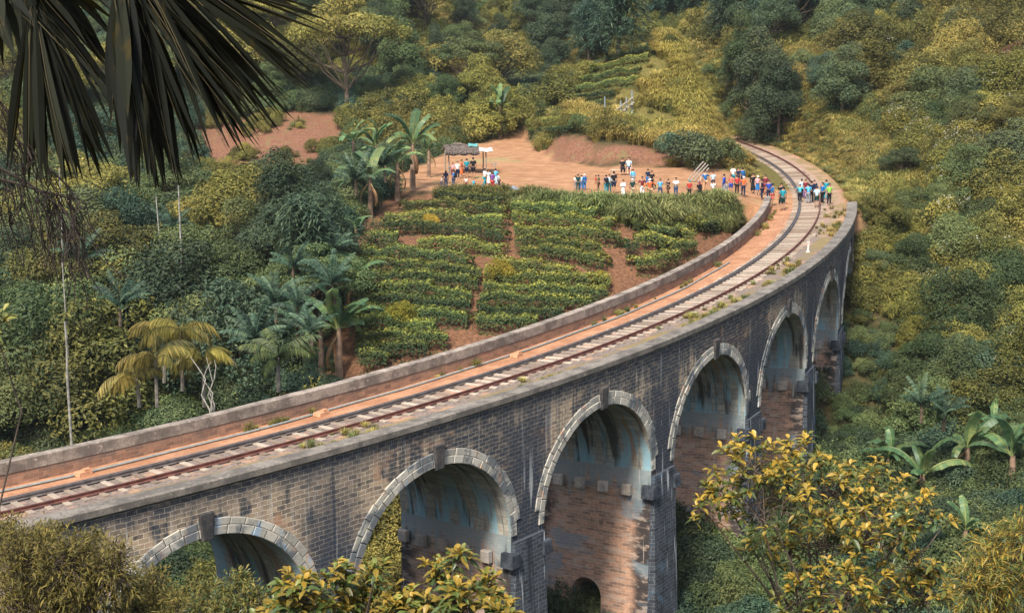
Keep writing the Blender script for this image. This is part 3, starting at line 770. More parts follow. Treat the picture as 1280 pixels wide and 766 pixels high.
def branchy(mb, base, top, lobes, r0=.16, n=None, tint=.5):
    """trunk from base to top, a limb into every lobe"""
    base = np.array(base, float); top = np.array(top, float)
    pts = [base + (top - base) * t + np.array([math.sin(t * 5 + top[0]) * .12, math.cos(t * 4) * .1, 0]) * (t > 0) * np.linalg.norm(top - base) * .12 for t in np.linspace(0, 1, 6)]
    mb.tube(pts, [r0 * (1.25 if i == 0 else 1 - .13 * i) for i in range(6)], 7, tint)
    for k, (c, r) in enumerate(lobes[:n]):
        st = pts[2 + k % 4]; c = np.array(c, float); m = (st + c) / 2 + np.array([0, 0, -.12 * np.linalg.norm(c - st)])
        mb.tube([st, m, c], [r0 * .42, r0 * .28, r0 * .08], 5, tint)
def ring_lobes(n, rx, rz, zc, rl, flat_=1.0, seed=0):
    g = np.random.default_rng(seed); out = []
    for k in range(n):
        a = 2.4 * k + g.uniform(-.3, .3); q = math.sqrt((k + .5) / n); zz = zc + rz * (1 - q * q) * g.uniform(.5, 1.1) - rz * .3 * g.random() * q
        rr = rl * g.uniform(.55, 1.4)
        out.append(((rx * q * math.cos(a), rx * q * math.sin(a), zz), (rr, rr, rr * flat_)))
    return out
M_bark = flat('bark_brown', (0.10, 0.075, 0.052), .95, .35, .1, 5)
M_palebark = flat('pale_bark', (0.34, 0.32, 0.28), .9, .25, .2, 4)
M_olive = leaf('olive_leaves', (0.042, 0.051, 0.013), (0.135, 0.128, 0.026), (0.35, 0.285, 0.052))
M_gold = leaf('golden_grass', (0.12, 0.10, 0.020), (0.30, 0.225, 0.040), (0.50, 0.37, 0.09), .25)
M_dark = leaf('dark_green_leaves', (0.018, 0.035, 0.019), (0.047, 0.073, 0.034), (0.130, 0.150, 0.052), .2)
M_mid = leaf('mid_green_leaves', (0.030, 0.055, 0.020), (0.080, 0.112, 0.036), (0.185, 0.195, 0.060))
M_teal = leaf('blue_green_leaves', (0.016, 0.040, 0.026), (0.042, 0.085, 0.050), (0.12, 0.165, 0.082), .25)
M_yel = leaf('yellow_leaves', (0.072, 0.080, 0.010), (0.275, 0.220, 0.016), (0.52, 0.37, 0.030), .3)
M_straw = leaf('dry_grass', (0.116, 0.099, 0.022), (0.297, 0.237, 0.050), (0.506, 0.396, 0.121), .25)
M_reed = leaf('reed_leaves', (0.060, 0.080, 0.022), (0.155, 0.175, 0.050), (0.32, 0.30, 0.10), .25)
M_flow = leaf('blossoming_bush_leaves', (0.044, 0.055, 0.013), (0.138, 0.132, 0.022), (0.333, 0.270, 0.041))
M_white = flat('white_blossom', (0.62, 0.60, 0.52), .8, .1)
M_tea = leaf('tea_leaves', (0.035, 0.057, 0.018), (0.136, 0.159, 0.029), (0.388, 0.338, 0.046), .2)
M_teay = leaf('yellow_tea_leaves', (0.08, 0.085, 0.012), (0.25, 0.20, 0.018), (0.42, 0.31, 0.03), .2)
M_ban = leaf('banana_leaf_green', (0.035, 0.088, 0.036), (0.090, 0.175, 0.068), (0.26, 0.295, 0.085), .35, .45, .06, .4)
M_bdry = leaf('banana_leaf_dry', (0.12, 0.062, 0.025), (0.25, 0.135, 0.050), (0.36, 0.24, 0.095), .2)
M_stem = flat('banana_stem', (0.20, 0.13, 0.085), .8, .4, .3, 3)
M_pgold = leaf('golden_palm_leaves', (0.045, 0.045, 0.012), (0.15, 0.118, 0.022), (0.34, 0.24, 0.05), .25)
M_pgrn = leaf('green_palm_leaves', (0.024, 0.042, 0.016), (0.070, 0.092, 0.028), (0.16, 0.165, 0.05), .25)

def crown_mesh(kind, seed):
    global rng
    keep = rng; rng = np.random.default_rng(seed)
    c, t = MB(), MB(); mat = None
    if kind == 'broad':        # dense domed crown, 8 m
        lb = ring_lobes(22, 2.7, 3.2, 3.9, 1.0, .85, seed); branchy(t, (0, 0, -.6), (0, 0, 4.4), lb, .19); lobes_cloud(c, lb, 900, .195, .092)
    elif kind == 'tall':       # tall dark crown, 9 m
        lb = ring_lobes(26, 2.0, 5.0, 2.9, .92, 1.0, seed); branchy(t, (0, 0, -.6), (0, 0, 6), lb, .2); lobes_cloud(c, lb, 900, .195, .09)
    elif kind == 'bush':       # dense bush with foliage down to the ground, 5 m
        lb = ring_lobes(26, 2.3, 3.4, 1.0, .82, .9, seed) ; branchy(t, (0, 0, -.6), (0, 0, 2.2), lb, .12); lobes_cloud(c, lb, 950, .175, .08)
    elif kind == 'spread':     # flat tiers of foliage on visible limbs, 8 m
        g = np.random.default_rng(seed); lb = []
        for k in range(22):
            a = 2.4 * k; q = math.sqrt((k + .5) / 22) * 3.6
            lb.append(((q * math.cos(a), q * math.sin(a), 6.6 - q * .55 + g.uniform(-.5, .5)), (g.uniform(.7, 1.15), g.uniform(.7, 1.15), g.uniform(.35, .55))))
        branchy(t, (0, 0, -.6), (.2, 0, 4.6), lb, .2); lobes_cloud(c, lb, 1000, .20, .095, .55)
    elif kind == 'feather':    # drooping plumes, 7 m
        g = np.random.default_rng(seed)
        t.tube([(0, 0, -.5), (.1, 0, 3), (.2, .1, 6)], [.16, .11, .03], 6)
        for k in range(130):
            a = g.uniform(0, 2 * PI); z0 = g.uniform(1.6, 6.4); Lf = (2.9 - .26 * z0) * g.uniform(.7, 1.15); m = 8
            u = np.linspace(.1, 1, m); px = u * Lf; pz = z0 + .75 * u * Lf * .8 - 1.0 * (u ** 2.2) * Lf
            for s in (-1, 1, -1, 1):
                P = np.stack([px * math.cos(a), px * math.sin(a), pz], 1) + g.normal(0, .13, (m, 3))
                d = np.array([math.cos(a + s * .7), math.sin(a + s * .7), -.75])
                c.quads(cards(P, np.tile([0, 0, 1.0], (m, 1)), .60, .085, np.tile(d, (m, 1)), .1), np.clip(g.normal(.5, .2, m), 0, 1))
    elif kind == 'shrub':      # low dome, 2.6 m
        lb = ring_lobes(9, 1.15, 1.1, .85, .62, .9, seed); branchy(t, (0, 0, -.3), (0, 0, .9), lb, .05); lobes_cloud(c, lb, 900, .18, .085)
    elif kind == 'finebush':
        lb = ring_lobes(12, 1.2, 1.4, .9, .55, 1.0, seed); branchy(t, (0, 0, -.3), (0, 0, 1.0), lb, .05); lobes_cloud(c, lb, 800, .17, .06)
    elif kind == 'tuft':       # arching grass blades, 1.2 m
        g = np.random.default_rng(seed); n = 150
        a = g.uniform(0, 2 * PI, n); b = g.uniform(0, .4, n); P0 = np.stack([b * np.cos(a), b * np.sin(a), np.full(n, -.1)], 1)
        Lh = g.uniform(.6, 1.35, n); lean = g.uniform(.15, .75, n)
        dr = np.stack([np.cos(a), np.sin(a), np.zeros(n)], 1); sd_ = np.stack([-np.sin(a), np.cos(a), np.zeros(n)], 1) * .022
        tt = np.clip(g.normal(.5, .22, n), 0, 1)
        P1 = P0 + dr * (lean * .35 * Lh)[:, None] + np.stack([0 * a, 0 * a, Lh * .62], 1); P2 = P0 + dr * (lean * Lh)[:, None] + np.stack([0 * a, 0 * a, Lh * (1 - .35 * lean)], 1)
        P3 = P2 + dr * (lean * .35 * Lh)[:, None] - np.stack([0 * a, 0 * a, .22 * Lh * lean], 1)
        c.quads(np.stack([P0 - sd_, P0 + sd_, P1 + sd_ * 1.2, P1 - sd_ * 1.2], 1), tt)
        c.quads(np.stack([P1 - sd_ * 1.2, P1 + sd_ * 1.2, P2 + sd_ * .8, P2 - sd_ * .8], 1), tt)
        c.quads(np.stack([P2 - sd_ * .8, P2 + sd_ * .8, P3 + sd_ * .1, P3 - sd_ * .1], 1), tt)
    elif kind == 'weed':       # upright leafy stems, 1.3 m
        g = np.random.default_rng(seed)
        for k in range(26):
            a = g.uniform(0, 2 * PI); b = g.uniform(0, .75); h = g.uniform(.5, 1.4); m = 10
            u = np.linspace(.2, 1, m); P = np.stack([(b + u * .2) * math.cos(a) + g.normal(0, .05, m), (b + u * .2) * math.sin(a) + g.normal(0, .05, m), u * h], 1)
            c.quads(cards(P, unit(g.normal(0, 1, (m, 3)) + [0, 0, 1.2]), .24, .10, None, .1), np.clip(g.normal(.45, .2, m) + u * .15, 0, 1))
    rng = keep
    return c, t
def proto(kind, seed, leafmat, barkmat=M_bark):
    c, t = crown_mesh(kind, seed)
    if leafmat is M_flow:      # white blossom clusters on the outer shoots
        for _ in range(11):
            V = np.concatenate([q for q in c.v]); z = V[:, 2]; k = int(rng.choice(np.where(z > np.quantile(z, .55))[0])); m = 14
            c.quads(cards(V[k] + rng.normal(0, .13, (m, 3)) + [0, 0, .06], rng.normal(0, 1, (m, 3)) + [0, -.5, 1], .065, .055), np.full(m, 2.0))
    me_ = c.mesh(kind + '_crown', leafmat)
    if leafmat is M_flow: me_.materials.append(M_white)
    return me_, (t.mesh(kind + '_trunk', barkmat) if t.n else None)
BR = {}
for nm, kind, seeds, mat, bk in (('olive', 'broad', (1, 2), M_olive, M_bark), ('dark', 'broad', (3,), M_dark, M_bark), ('mid', 'broad', (4, 5), M_mid, M_bark), ('talldark', 'tall', (6, 7), M_dark, M_bark),
                                 ('tallmid', 'tall', (8,), M_mid, M_bark), ('spread', 'spread', (9,), M_olive, M_bark), ('spreadmid', 'spread', (10,), M_mid, M_bark), ('feather', 'feather', (11, 12), M_teal, M_bark), ('teal', 'broad', (13,), M_teal, M_bark),
                                 ('oshrub', 'shrub', (14, 15), M_olive, M_bark), ('dshrub', 'shrub', (16,), M_dark, M_bark), ('mshrub', 'shrub', (17, 18), M_mid, M_bark), ('yshrub', 'shrub', (19,), M_yel, M_bark), ('fine', 'finebush', (20, 21), M_olive, M_bark), ('finemid', 'finebush', (22,), M_mid, M_bark), ('tshrub', 'shrub', (23,), M_teal, M_bark), ('obush', 'bush', (24, 25), M_olive, M_bark), ('mbush', 'bush', (26, 27), M_mid, M_bark), ('dbush', 'bush', (28,), M_dark, M_bark), ('tbush', 'bush', (29,), M_teal, M_bark), ('fbush', 'bush', (30,), M_flow, M_bark)):
    BR[nm] = [proto(kind, s, mat, bk) for s in seeds]
TNAME = {'olive': 'broadleaf_tree', 'dark': 'broadleaf_tree', 'mid': 'broadleaf_tree', 'teal': 'broadleaf_tree', 'talldark': 'tall_tree', 'tallmid': 'tall_tree', 'spread': 'spreading_tree', 'spreadmid': 'spreading_tree', 'feather': 'feathery_tree'}
def tree(kind, x, y, sc, label, group=None, cat=None, zoff=0.0, rz=None, sq=1.0):
    k = int(rng.integers(len(BR[kind]))); cm, tm = BR[kind][k]
    nm = TNAME.get(kind, 'bush' if kind.endswith('bush') else 'shrub')
    r = empty(nm, (x, y, float(gh(x, y)) + zoff), float(rng.uniform(0, 6.28)) if rz is None else rz)
    r.scale = (sc * sq, sc * sq, sc); r.rotation_euler[0] = float(rng.normal(0, .05)); r.rotation_euler[1] = float(rng.normal(0, .05))
    tag(r, label, cat or (nm if nm in ('shrub', 'bush') else 'tree'), group)
    if tm is not None: link('stem' if nm in ('shrub', 'bush') else 'trunk', tm, r)
    link('crown' if nm not in ('shrub', 'bush') else 'foliage', cm, r)
    return r

# ------------------------------------------------------------------ undergrowth (nobody could count it): instanced clumps
def scatter(name, pts, scales, protos, matname):
    """one object whose geometry nodes place clump meshes at its points"""
    pc = bpy.data.collections.new(name + '_clumps')
    for i, me_ in enumerate(protos):
        o = bpy.data.objects.new('clump', me_); pc.objects.link(o)
    me_ = bpy.data.meshes.new(name); n = len(pts)
    me_.vertices.add(n); me_.vertices.foreach_set('co', np.asarray(pts, np.float32).ravel())
    for an, vals in (('size', scales), ('turn', rng.uniform(0, 6.28, n))):
        a = me_.attributes.new(an, 'FLOAT', 'POINT'); a.data.foreach_set('value', np.asarray(vals, np.float32))
    a = me_.attributes.new('pick', 'INT', 'POINT'); a.data.foreach_set('value', rng.integers(0, len(protos), n).astype(np.int32))
    o = link(name, me_); o['kind'] = 'stuff'
    ng = bpy.data.node_groups.new(name, 'GeometryNodeTree')
    ng.interface.new_socket('Geometry', in_out='INPUT', socket_type='NodeSocketGeometry'); ng.interface.new_socket('Geometry', in_out='OUTPUT', socket_type='NodeSocketGeometry')
    N = ng.nodes; L_ = ng.links
    gi = N.new('NodeGroupInput'); go = N.new('NodeGroupOutput'); ip = N.new('GeometryNodeInstanceOnPoints'); ci = N.new('GeometryNodeCollectionInfo')
    ci.inputs[0].default_value = pc; ci.inputs[1].default_value = True; ci.inputs[2].default_value = True
    def na(an, ty):
        q = N.new('GeometryNodeInputNamedAttribute'); q.data_type = ty; q.inputs[0].default_value = an; return q.outputs[0]
    cx = N.new('ShaderNodeCombineXYZ'); L_.new(na('turn', 'FLOAT'), cx.inputs[2])
    L_.new(gi.outputs[0], ip.inputs['Points']); L_.new(ci.outputs[0], ip.inputs['Instance']); ip.inputs['Pick Instance'].default_value = True
    L_.new(na('pick', 'INT'), ip.inputs['Instance Index']); L_.new(cx.outputs[0], ip.inputs['Rotation']); L_.new(na('size', 'FLOAT'), ip.inputs['Scale'])
    L_.new(ip.outputs[0], go.inputs[0])
    md = o.modifiers.new('scatter', 'NODES'); md.node_group = ng
    return o
def in_view(x, y, m=1.22): return (np.abs(x) < 0.3556 * y * m + 4) & (y > 2)
N_ = 90000
yy = np.sqrt(rng.uniform(44 ** 2, 265 ** 2, N_)); xx = rng.uniform(-1, 1, N_) * (0.3556 * yy * 1.22 + 4)
r_, a_ = track_ra(xx, yy)
free = np.ones(N_, bool)
dcl = dpoly(xx, yy, CLEAR); drs = dpoly(xx, yy, REDSLOPE); dtea = dpoly(xx, yy, TEA); dpt = dpoly(xx, yy, PATCH); dbk = dpoly(xx, yy, BANK); dkn = dpoly(xx, yy, KNOLL)
nz = _vn(xx, yy, 6, 31)
free &= (dcl < -.9) & (drs < 0.2 + (nz - .62) * 3) & (dtea < -0.3) & (dpt < .1) & (dbk < -0.1)
free &= ~((np.abs(r_ - RT) < 4.4) & (a_ > -.22) & (a_ < .34))
over = (r_ > RI - 1.2) & (r_ < RO + 1.0) & (a_ <= -.19) & (gh(xx, yy) > GRADE * RT * (a_ + .6) - 7.0)
free &= ~over
dens = np.clip(1.35 - yy / 330, .4, 1)
free &= rng.random(N_) < dens
X, Y = xx[free], yy[free]; Zg = gh(X, Y); rr_, aa_ = r_[free], a_[free]
v1 = _vn(X, Y, 13, 41); v2 = _vn(X, Y, 5, 42); v3 = _vn(X, Y, 22, 43)
right = (X > 22) | ((rr_ > RO) & (aa_ < -.2))
KTEA = vpoly([(652, 150), (700, 112), (740, 82), (765, 70), (832, 60), (842, 100), (790, 130), (862, 156), (862, 178), (664, 182)])
dkt = dpoly(X, Y, KTEA)
grassy = (dkn[free] > -1) | ((np.abs(rr_ - RT) < 8.5 + 4 * v2) & (aa_ > -.2) & (aa_ < .34))
cut = (~grassy) & (np.abs(rr_ - RT) < 15) & (aa_ > -.2) & (v2 > .45)
kind = np.where(grassy | cut, 4, np.where(v1 + .35 * v2 > .88, 5, np.where(v1 > .50, 0, np.where(v2 > .62, 3, 1))))
kind = np.where(right & (kind == 1) & (v3 > .35), 0, kind)
left = (X < -8) & (Y < 150)
kind = np.where(left & (kind == 0) & (v2 < .55), 1, kind); kind = np.where(left & (kind == 5), 2, kind)
kind = np.where((kind == 0) & (rng.random(len(kind)) < .25), 2, kind)
lowv = (Zg < -6.5) & (X > -5) & (kind != 4)
kind = np.where(lowv, np.where(v2 > .5, 1, np.where(rng.random(len(kind)) < .5, 2, 3)), kind)
kind = np.where((dkt > -.3) & (rng.random(len(kind)) < .93), -1, kind)
sz = rng.uniform(.55, 1.15, len(X)) * np.where(grassy, .8, 1)
low = (rr_ > RO - 1) & (rr_ < RO + 6) & (aa_ > -.4) & (aa_ < -.19)
sz = np.where(low, sz * .55, sz)
wm, _ = proto('weed', 51, M_olive); wm2, _ = proto('weed', 52, M_mid); tf, _ = proto('tuft', 53, M_straw); tf2, _ = proto('tuft', 54, M_straw); rd, _ = proto('tuft', 55, M_reed); rd2, _ = proto('tuft', 56, M_reed)
def pick(k): m = kind == k; return np.stack([X[m], Y[m], Zg[m] - .08], 1), sz[m]
# thin the shrub layers (they are wide) but keep grasses dense
for k, f in ((0, .42), (1, .40), (2, .40), (3, .6), (5, .85)):
    kind = np.where((kind == k) & (rng.random(len(kind)) > f), -1, kind)
scatter('olive_undergrowth', *pick(0), [BR['oshrub'][0][0], BR['oshrub'][1][0], wm, BR['fine'][0][0]], 0)
scatter('dark_undergrowth', *pick(1), [BR['dshrub'][0][0], BR['mshrub'][0][0], wm2], 0)
scatter('green_undergrowth', *pick(2), [BR['mshrub'][0][0], BR['mshrub'][1][0], BR['finemid'][0][0], wm2], 0)
scatter('leafy_weeds', *pick(3), [wm2, wm, BR['tshrub'][0][0]], 0)
fl, _ = proto('shrub', 61, M_flow)
m = (X > 22) & (Y < 150) & (kind == 0) & (rng.random(len(X)) < .35)
scatter('flowering_undergrowth', np.stack([X[m], Y[m], Zg[m]], 1), sz[m] * 1.1, [fl], 0)
p_, s_ = pick(4); scatter('dry_grass', p_, s_ * 1.0, [tf, tf2, rd, wm], 0)
p_, s_ = pick(5); scatter('scrub_grass', p_, s_ * 1.6, [tf, tf2, rd, BR['fine'][1][0], wm], 0)
# extra dense grass on the knoll and along the cutting
kn_ = 9000; gx = rng.uniform(6, 25, kn_); gy = rng.uniform(138, 172, kn_); r2, a2 = track_ra(gx, gy)
m = (dpoly(gx, gy, KNOLL) > -1.2) & (dpoly(gx, gy, KTEA) < .3 + 2.2 * (_vn(gx, gy, 3, 15) - .5)) & (dpoly(gx, gy, BANK) < .2) & (_vn(gx, gy, 4, 16) > .30) & (np.abs(r2 - RT) > 3.2)
ug, _ = proto('tuft', 57, M_gold); ug2, _ = proto('tuft', 58, M_gold)
scatter('golden_grass', np.stack([gx[m], gy[m], gh(gx[m], gy[m]) - .05], 1), rng.uniform(.7, 1.35, m.sum()), [ug, ug2, ug, tf], 0)
n = 26000; gx = rng.uniform(-2, 46, n); gy = rng.uniform(112, 205, n); r2, a2 = track_ra(gx, gy)
m = ((dpoly(gx, gy, KNOLL) > -1) | ((np.abs(r2 - RT) < 11 + 5 * _vn(gx, gy, 7, 8)) & (a2 > -.21) & (a2 < .36))) & (dpoly(gx, gy, CLEAR) < -.2) & (dpoly(gx, gy, BANK) < .3) & (np.abs(r2 - RT) > 3.0 + .5 * _vn(gx, gy, 2, 8))
m &= dpoly(gx, gy, KTEA) < -.2
scatter('knoll_grass', np.stack([gx[m], gy[m], gh(gx[m], gy[m]) - .05], 1), rng.uniform(.5, 1.05, m.sum()) * np.where(np.abs(r2[m] - RT) < 5.5, .55, 1), [tf, tf2, tf, rd], 0)
# low weeds on the bare red slope and thin grass tufts on the deck edge
n = 1300; gx = rng.uniform(-45, -18, n); gy = rng.uniform(140, 195, n); m = (dpoly(gx, gy, REDSLOPE) > 0) & (_vn(gx, gy, 5, 77) > .55)
scatter('slope_weeds', np.stack([gx[m], gy[m], gh(gx[m], gy[m]) - .05], 1), rng.uniform(.35, .75, m.sum()), [wm, rd, BR['oshrub'][0][0]], 0)
P_ = []
for k in range(520):
    s = rng.uniform(-36, 44); e_ = rng.random()
    if e_ < .45: q = bw(s, 115.0 + rng.normal(0, .22), 0.0)
    elif e_ < .75: q = bw(s, 109.6 + abs(rng.normal(0, .12)), 0.0)
    else: q = bw(s, RT + 1.6 + rng.normal(0, .25), 0.0)
    if _vn(np.array(s), np.array(e_ * 0), 2.5, 3) > .52: P_.append(q)
scatter('deck_weeds', np.array(P_), rng.uniform(.10, .34, len(P_)), [tf, rd, wm], 0)
# ------------------------------------------------------------------ tea rows on the terraced slope
def tea_row(pix, label, yellow=0.0, wid=.84, hgt=1.15, mat=None):
    pts = []
    for (x0, y0), (x1, y1) in zip(pix[:-1], pix[1:]):
        n = max(2, int(math.hypot(x1 - x0, y1 - y0) / 6))
        for k in range(n): pts.append(hit(x0 + (x1 - x0) * k / n, y0 + (y1 - y0) * k / n))
    pts.append(hit(*pix[-1])); pts = np.array(pts)
    seg = np.r_[0, np.cumsum(np.hypot(*np.diff(pts[:, :2], axis=0).T))]; Ltot = seg[-1]
    r = empty('tea_row', tuple(pts[len(pts) // 2])); off = np.array(r.location)
    tag(r, label, 'tea row', 'tea rows on the terraced slope')
    mb = MB(); n = int(Ltot * 400)
    u = rng.uniform(0, Ltot, n); P = np.stack([np.interp(u, seg, pts[:, k]) for k in range(3)], 1)
    th = rng.uniform(-.15, PI + .15, n); lump = .66 + .46 * _vn(u * 1.0, np.full(n, pts[0, 1]), 1.05, int(pts[0, 0] * 7) & 255) + .16 * (_vn(u, np.full(n, pts[0, 1] + 50), .4, 5) - .5)
    rad = (.62 + .42 * rng.random(n) ** .5) * lump
    dxy = np.gradient(pts[:, :2], axis=0); tx = np.interp(u, seg, dxy[:, 0]); ty = np.interp(u, seg, dxy[:, 1]); q = np.hypot(tx, ty) + 1e-6; nx_, ny_ = -ty / q, tx / q
    D = np.stack([nx_ * np.cos(th), ny_ * np.cos(th), np.sin(th)], 1)
    cs = np.sign(np.cos(th)) * np.abs(np.cos(th)) ** .6; sn = np.sign(np.sin(th)) * np.abs(np.sin(th)) ** .45
    P = P + np.stack([nx_ * cs * wid * rad, ny_ * cs * wid * rad, sn * hgt * rad], 1)
    P[:, 2] = np.maximum(P[:, 2], gh(P[:, 0], P[:, 1]) + .03)
    patch = _vn(P[:, 0], P[:, 1], 1.6, 9)
    topl = sstep(np.sin(np.clip(th, 0, PI)), .62, .92)  # lighter tops: young leaves, plus the skylight on them put into the tint
    t = np.clip(.14 + .12 * rng.normal(0, 1, n) + .25 * (patch - .5) + topl * (.42 + .22 * rng.normal(0, 1, n)), 0, 1)
    sc = rng.uniform(.7, 1.25, n)
    mb.quads(cards(P - off, D, .21 * sc, .105 * sc), t)
    link('foliage', mb.mesh('tea_foliage', mat or M_tea), r)
    st = MB()
    for k in range(0, len(pts), 3):
        p = pts[k] - off; st.tube([p + [0, 0, -.1], p + [.06, 0, .3], p + [.1, .05, .55]], [.035, .03, .015], 5)
    link('stems', st.mesh('tea_stems', M_bark), r)
    return r
UL = [([(548,252),(600,254),(632,263)], 'short tea row just under the grass edge, left of the dirt path'), ([(500,265),(560,263),(634,274)], 'tea row below the topmost short one on the left of the dirt path'),
      ([(482,281),(550,277),(633,288)], 'tea row in the middle of the upper left plot'), ([(470,294),(530,291),(590,297),(634,304)], 'tea row one above the bottom row of the upper left plot'),
      ([(458,308),(498,309)], 'short tea row at the lower left corner of the upper left plot'), ([(522,312),(570,313),(632,321)], 'bottom tea row of the upper left plot, overhanging the bare red bank')]
UR = [([(642,266),(700,270),(750,276)], 'tea row directly below the tall reeds, right of the dirt path'), ([(640,281),(700,284),(770,291)], 'second tea row below the reeds, right of the dirt path'),
      ([(643,298),(700,300),(775,305)], 'tea row in the middle of the upper right plot'), ([(644,313),(700,313),(752,322)], 'tea row one above the bare bank in the upper right plot'),
      ([(650,326),(690,322),(740,332),(760,341)], 'bottom tea row of the upper right plot, above the bare red bank'), ([(786,290),(830,292)], 'short tea row right under the reeds, above the parapet bend'),
      ([(792,309),(840,312)], 'short tea row between the reeds and the bare red patch'), ([(788,340),(818,338),(842,328)], 'low tea row next to the parapet, right of the bare red patch'), ([(850,290),(872,283)], 'small tea row by the parapet, beside the little red gap'), ([(846,304),(862,302)], 'smallest tea clump beside the parapet below the red gap')]
UR += [([(774,318),(792,316)], 'tiny tea clump left of the bare red patch'), ([(806,300),(852,298)], 'short tea row between two others below the reeds at the bend'), ([(832,322),(864,314)], 'short tea row along the parapet below the little red gap'), ([(868,294),(890,287)], 'short tea row along the parapet under the reeds'), ([(872,276),(905,270)], 'highest short tea row by the parapet bend')]
ML = [([(446,326),(520,325),(570,331),(588,338)], 'top tea row of the middle left plot, under the bare red bank'), ([(438,341),(520,341),(602,350)], 'second tea row from the top of the middle left plot'),
      ([(436,356),(520,356),(598,364)], 'third tea row from the top of the middle left plot'), ([(434,371),(520,371),(590,379)], 'fourth tea row from the top of the middle left plot'),
      ([(432,386),(500,386),(588,394)], 'fifth tea row from the top of the middle left plot'), ([(432,400),(500,401),(584,408)], 'tea row with bright yellow tips low in the middle left plot'),
      ([(438,411),(490,413),(545,419)], 'bottom tea row of the middle left plot, above the lower red bank')]
MR = [([(618,340),(680,345),(716,350)], 'top tea row of the middle right plot, under the bare red bank'), ([(606,354),(680,358),(762,364)], 'tea row with a yellow end, second in the middle right plot'),
      ([(604,368),(680,371),(758,377)], 'third tea row from the top of the middle right plot'), ([(600,383),(670,385),(740,386)], 'fourth tea row from the top of the middle right plot'),
      ([(596,398),(650,399),(704,401)], 'fifth tea row from the top of the middle right plot, near the parapet'), ([(590,412),(640,413),(672,413)], 'lowest tea row of the middle right plot, touching the parapet')]
LO = [([(446,432),(500,431),(560,435)], 'top tea row of the lowest plot, below the lower red bank'), ([(446,446),(500,446),(535,446)], 'middle tea row of the lowest plot beside the banana plants'), ([(450,459),(490,459)], 'short tea row at the foot of the slope against the parapet')]
for grp in (UL, UR, ML, MR, LO):
    for px, lab in grp: tea_row(px, lab)
# bright yellow bushes inside the rows
for (x, y, sc, lab) in ((505, 408, .75, 'bright yellow tea bush low in the middle left plot'), (622, 353, .72, 'bright yellow tea bush at the left end of the middle right plot'), (537, 287, .5, 'small yellow tea bush in the upper left plot'), (750, 361, .5, 'yellow tea bush at the right end of the middle right plot')):
    p = hit(x, y); o = tree('yshrub', p[0], p[1], sc, lab, 'yellow bushes among the tea', 'tea bush', .1); o.name = 'tea_bush'
# tea on the knoll: short stepped rows
kn = [[(742,92),(790,80),(812,77)], [(722,107),(775,95),(800,93)], [(706,121),(760,109),(800,106)], [(692,134),(740,124),(770,121)], [(678,147),(720,139),(755,135)], [(664,160),(700,154),(740,148)], [(668,172),(710,166),(752,160)], [(770,172),(810,166),(850,160)], [(760,80),(800,68),(822,66)]]
kl = ['tea row on the knoll with the bare dirt spot at its right end', 'tea row on the knoll just below the bare dirt spot', 'tea row on the knoll level with the timber stairs top', 'tea row on the knoll left of the timber frame', 'tea row on the knoll, third from the bottom on the left', 'long low tea row near the left foot of the knoll', 'lowest tea row on the knoll, above the red bank', 'tea row below the timber frame on the knoll', 'highest tea row on the knoll']
for px, lab in zip(kn, kl): tea_row(px, lab, wid=.8, hgt=.85)
# tall reeds along the edge of the clearing
pts = []
for (x0, y0, x1, y1, n, sp) in ((640, 254, 770, 262, 260, 9), (760, 262, 900, 266, 520, 13), (560, 244, 636, 248, 170, 5), (880, 262, 944, 252, 160, 5), (790, 276, 850, 282, 130, 10)):
    for k in range(n):
        t = rng.random(); pts.append(hit(x0 + (x1 - x0) * t, y0 + (y1 - y0) * t + rng.normal(0, sp * .5)))
pts = np.array(pts); r2, a2 = track_ra(pts[:, 0], pts[:, 1]); m = (r2 < RI - .8) & (dpoly(pts[:, 0], pts[:, 1], CLEAR) < -.35)
pts = pts[m]
scatter('tall_reeds', pts, np.minimum(rng.uniform(.7, 1.5, len(pts)), np.clip((np.where(rng.random(len(pts)) < .25, 2.6, 1.95) - pts[:, 2]) / 1.25, .28, 1.5)) * rng.uniform(.65, 1.22, len(pts)) * (.75 + .5 * _vn(pts[:, 0], pts[:, 1], 1.7, 66)), [rd, rd2], 0)
pts = np.array([hit(x, y) for x, y in zip(rng.uniform(870, 956, 700), rng.uniform(246, 290, 700))]); r2, a2 = track_ra(pts[:, 0], pts[:, 1]); pts = pts[(dpoly(pts[:, 0], pts[:, 1], CLEAR) < .25) & (r2 < RI - .15)]
scatter('parapet_grass', pts, np.minimum(rng.uniform(.5, .95, len(pts)), np.clip((2.1 - pts[:, 2]) / 1.25, .25, 1)), [rd, rd2, wm2], 0)
pts = np.array([hit(x, y) for x, y in zip(rng.uniform(545, 635, 160), rng.uniform(243, 250, 160))]); pts = pts[dpoly(pts[:, 0], pts[:, 1], CLEAR) < -.2]
scatter('edge_grass', pts, rng.uniform(.4, .8, len(pts)), [wm2, rd, wm], 0)

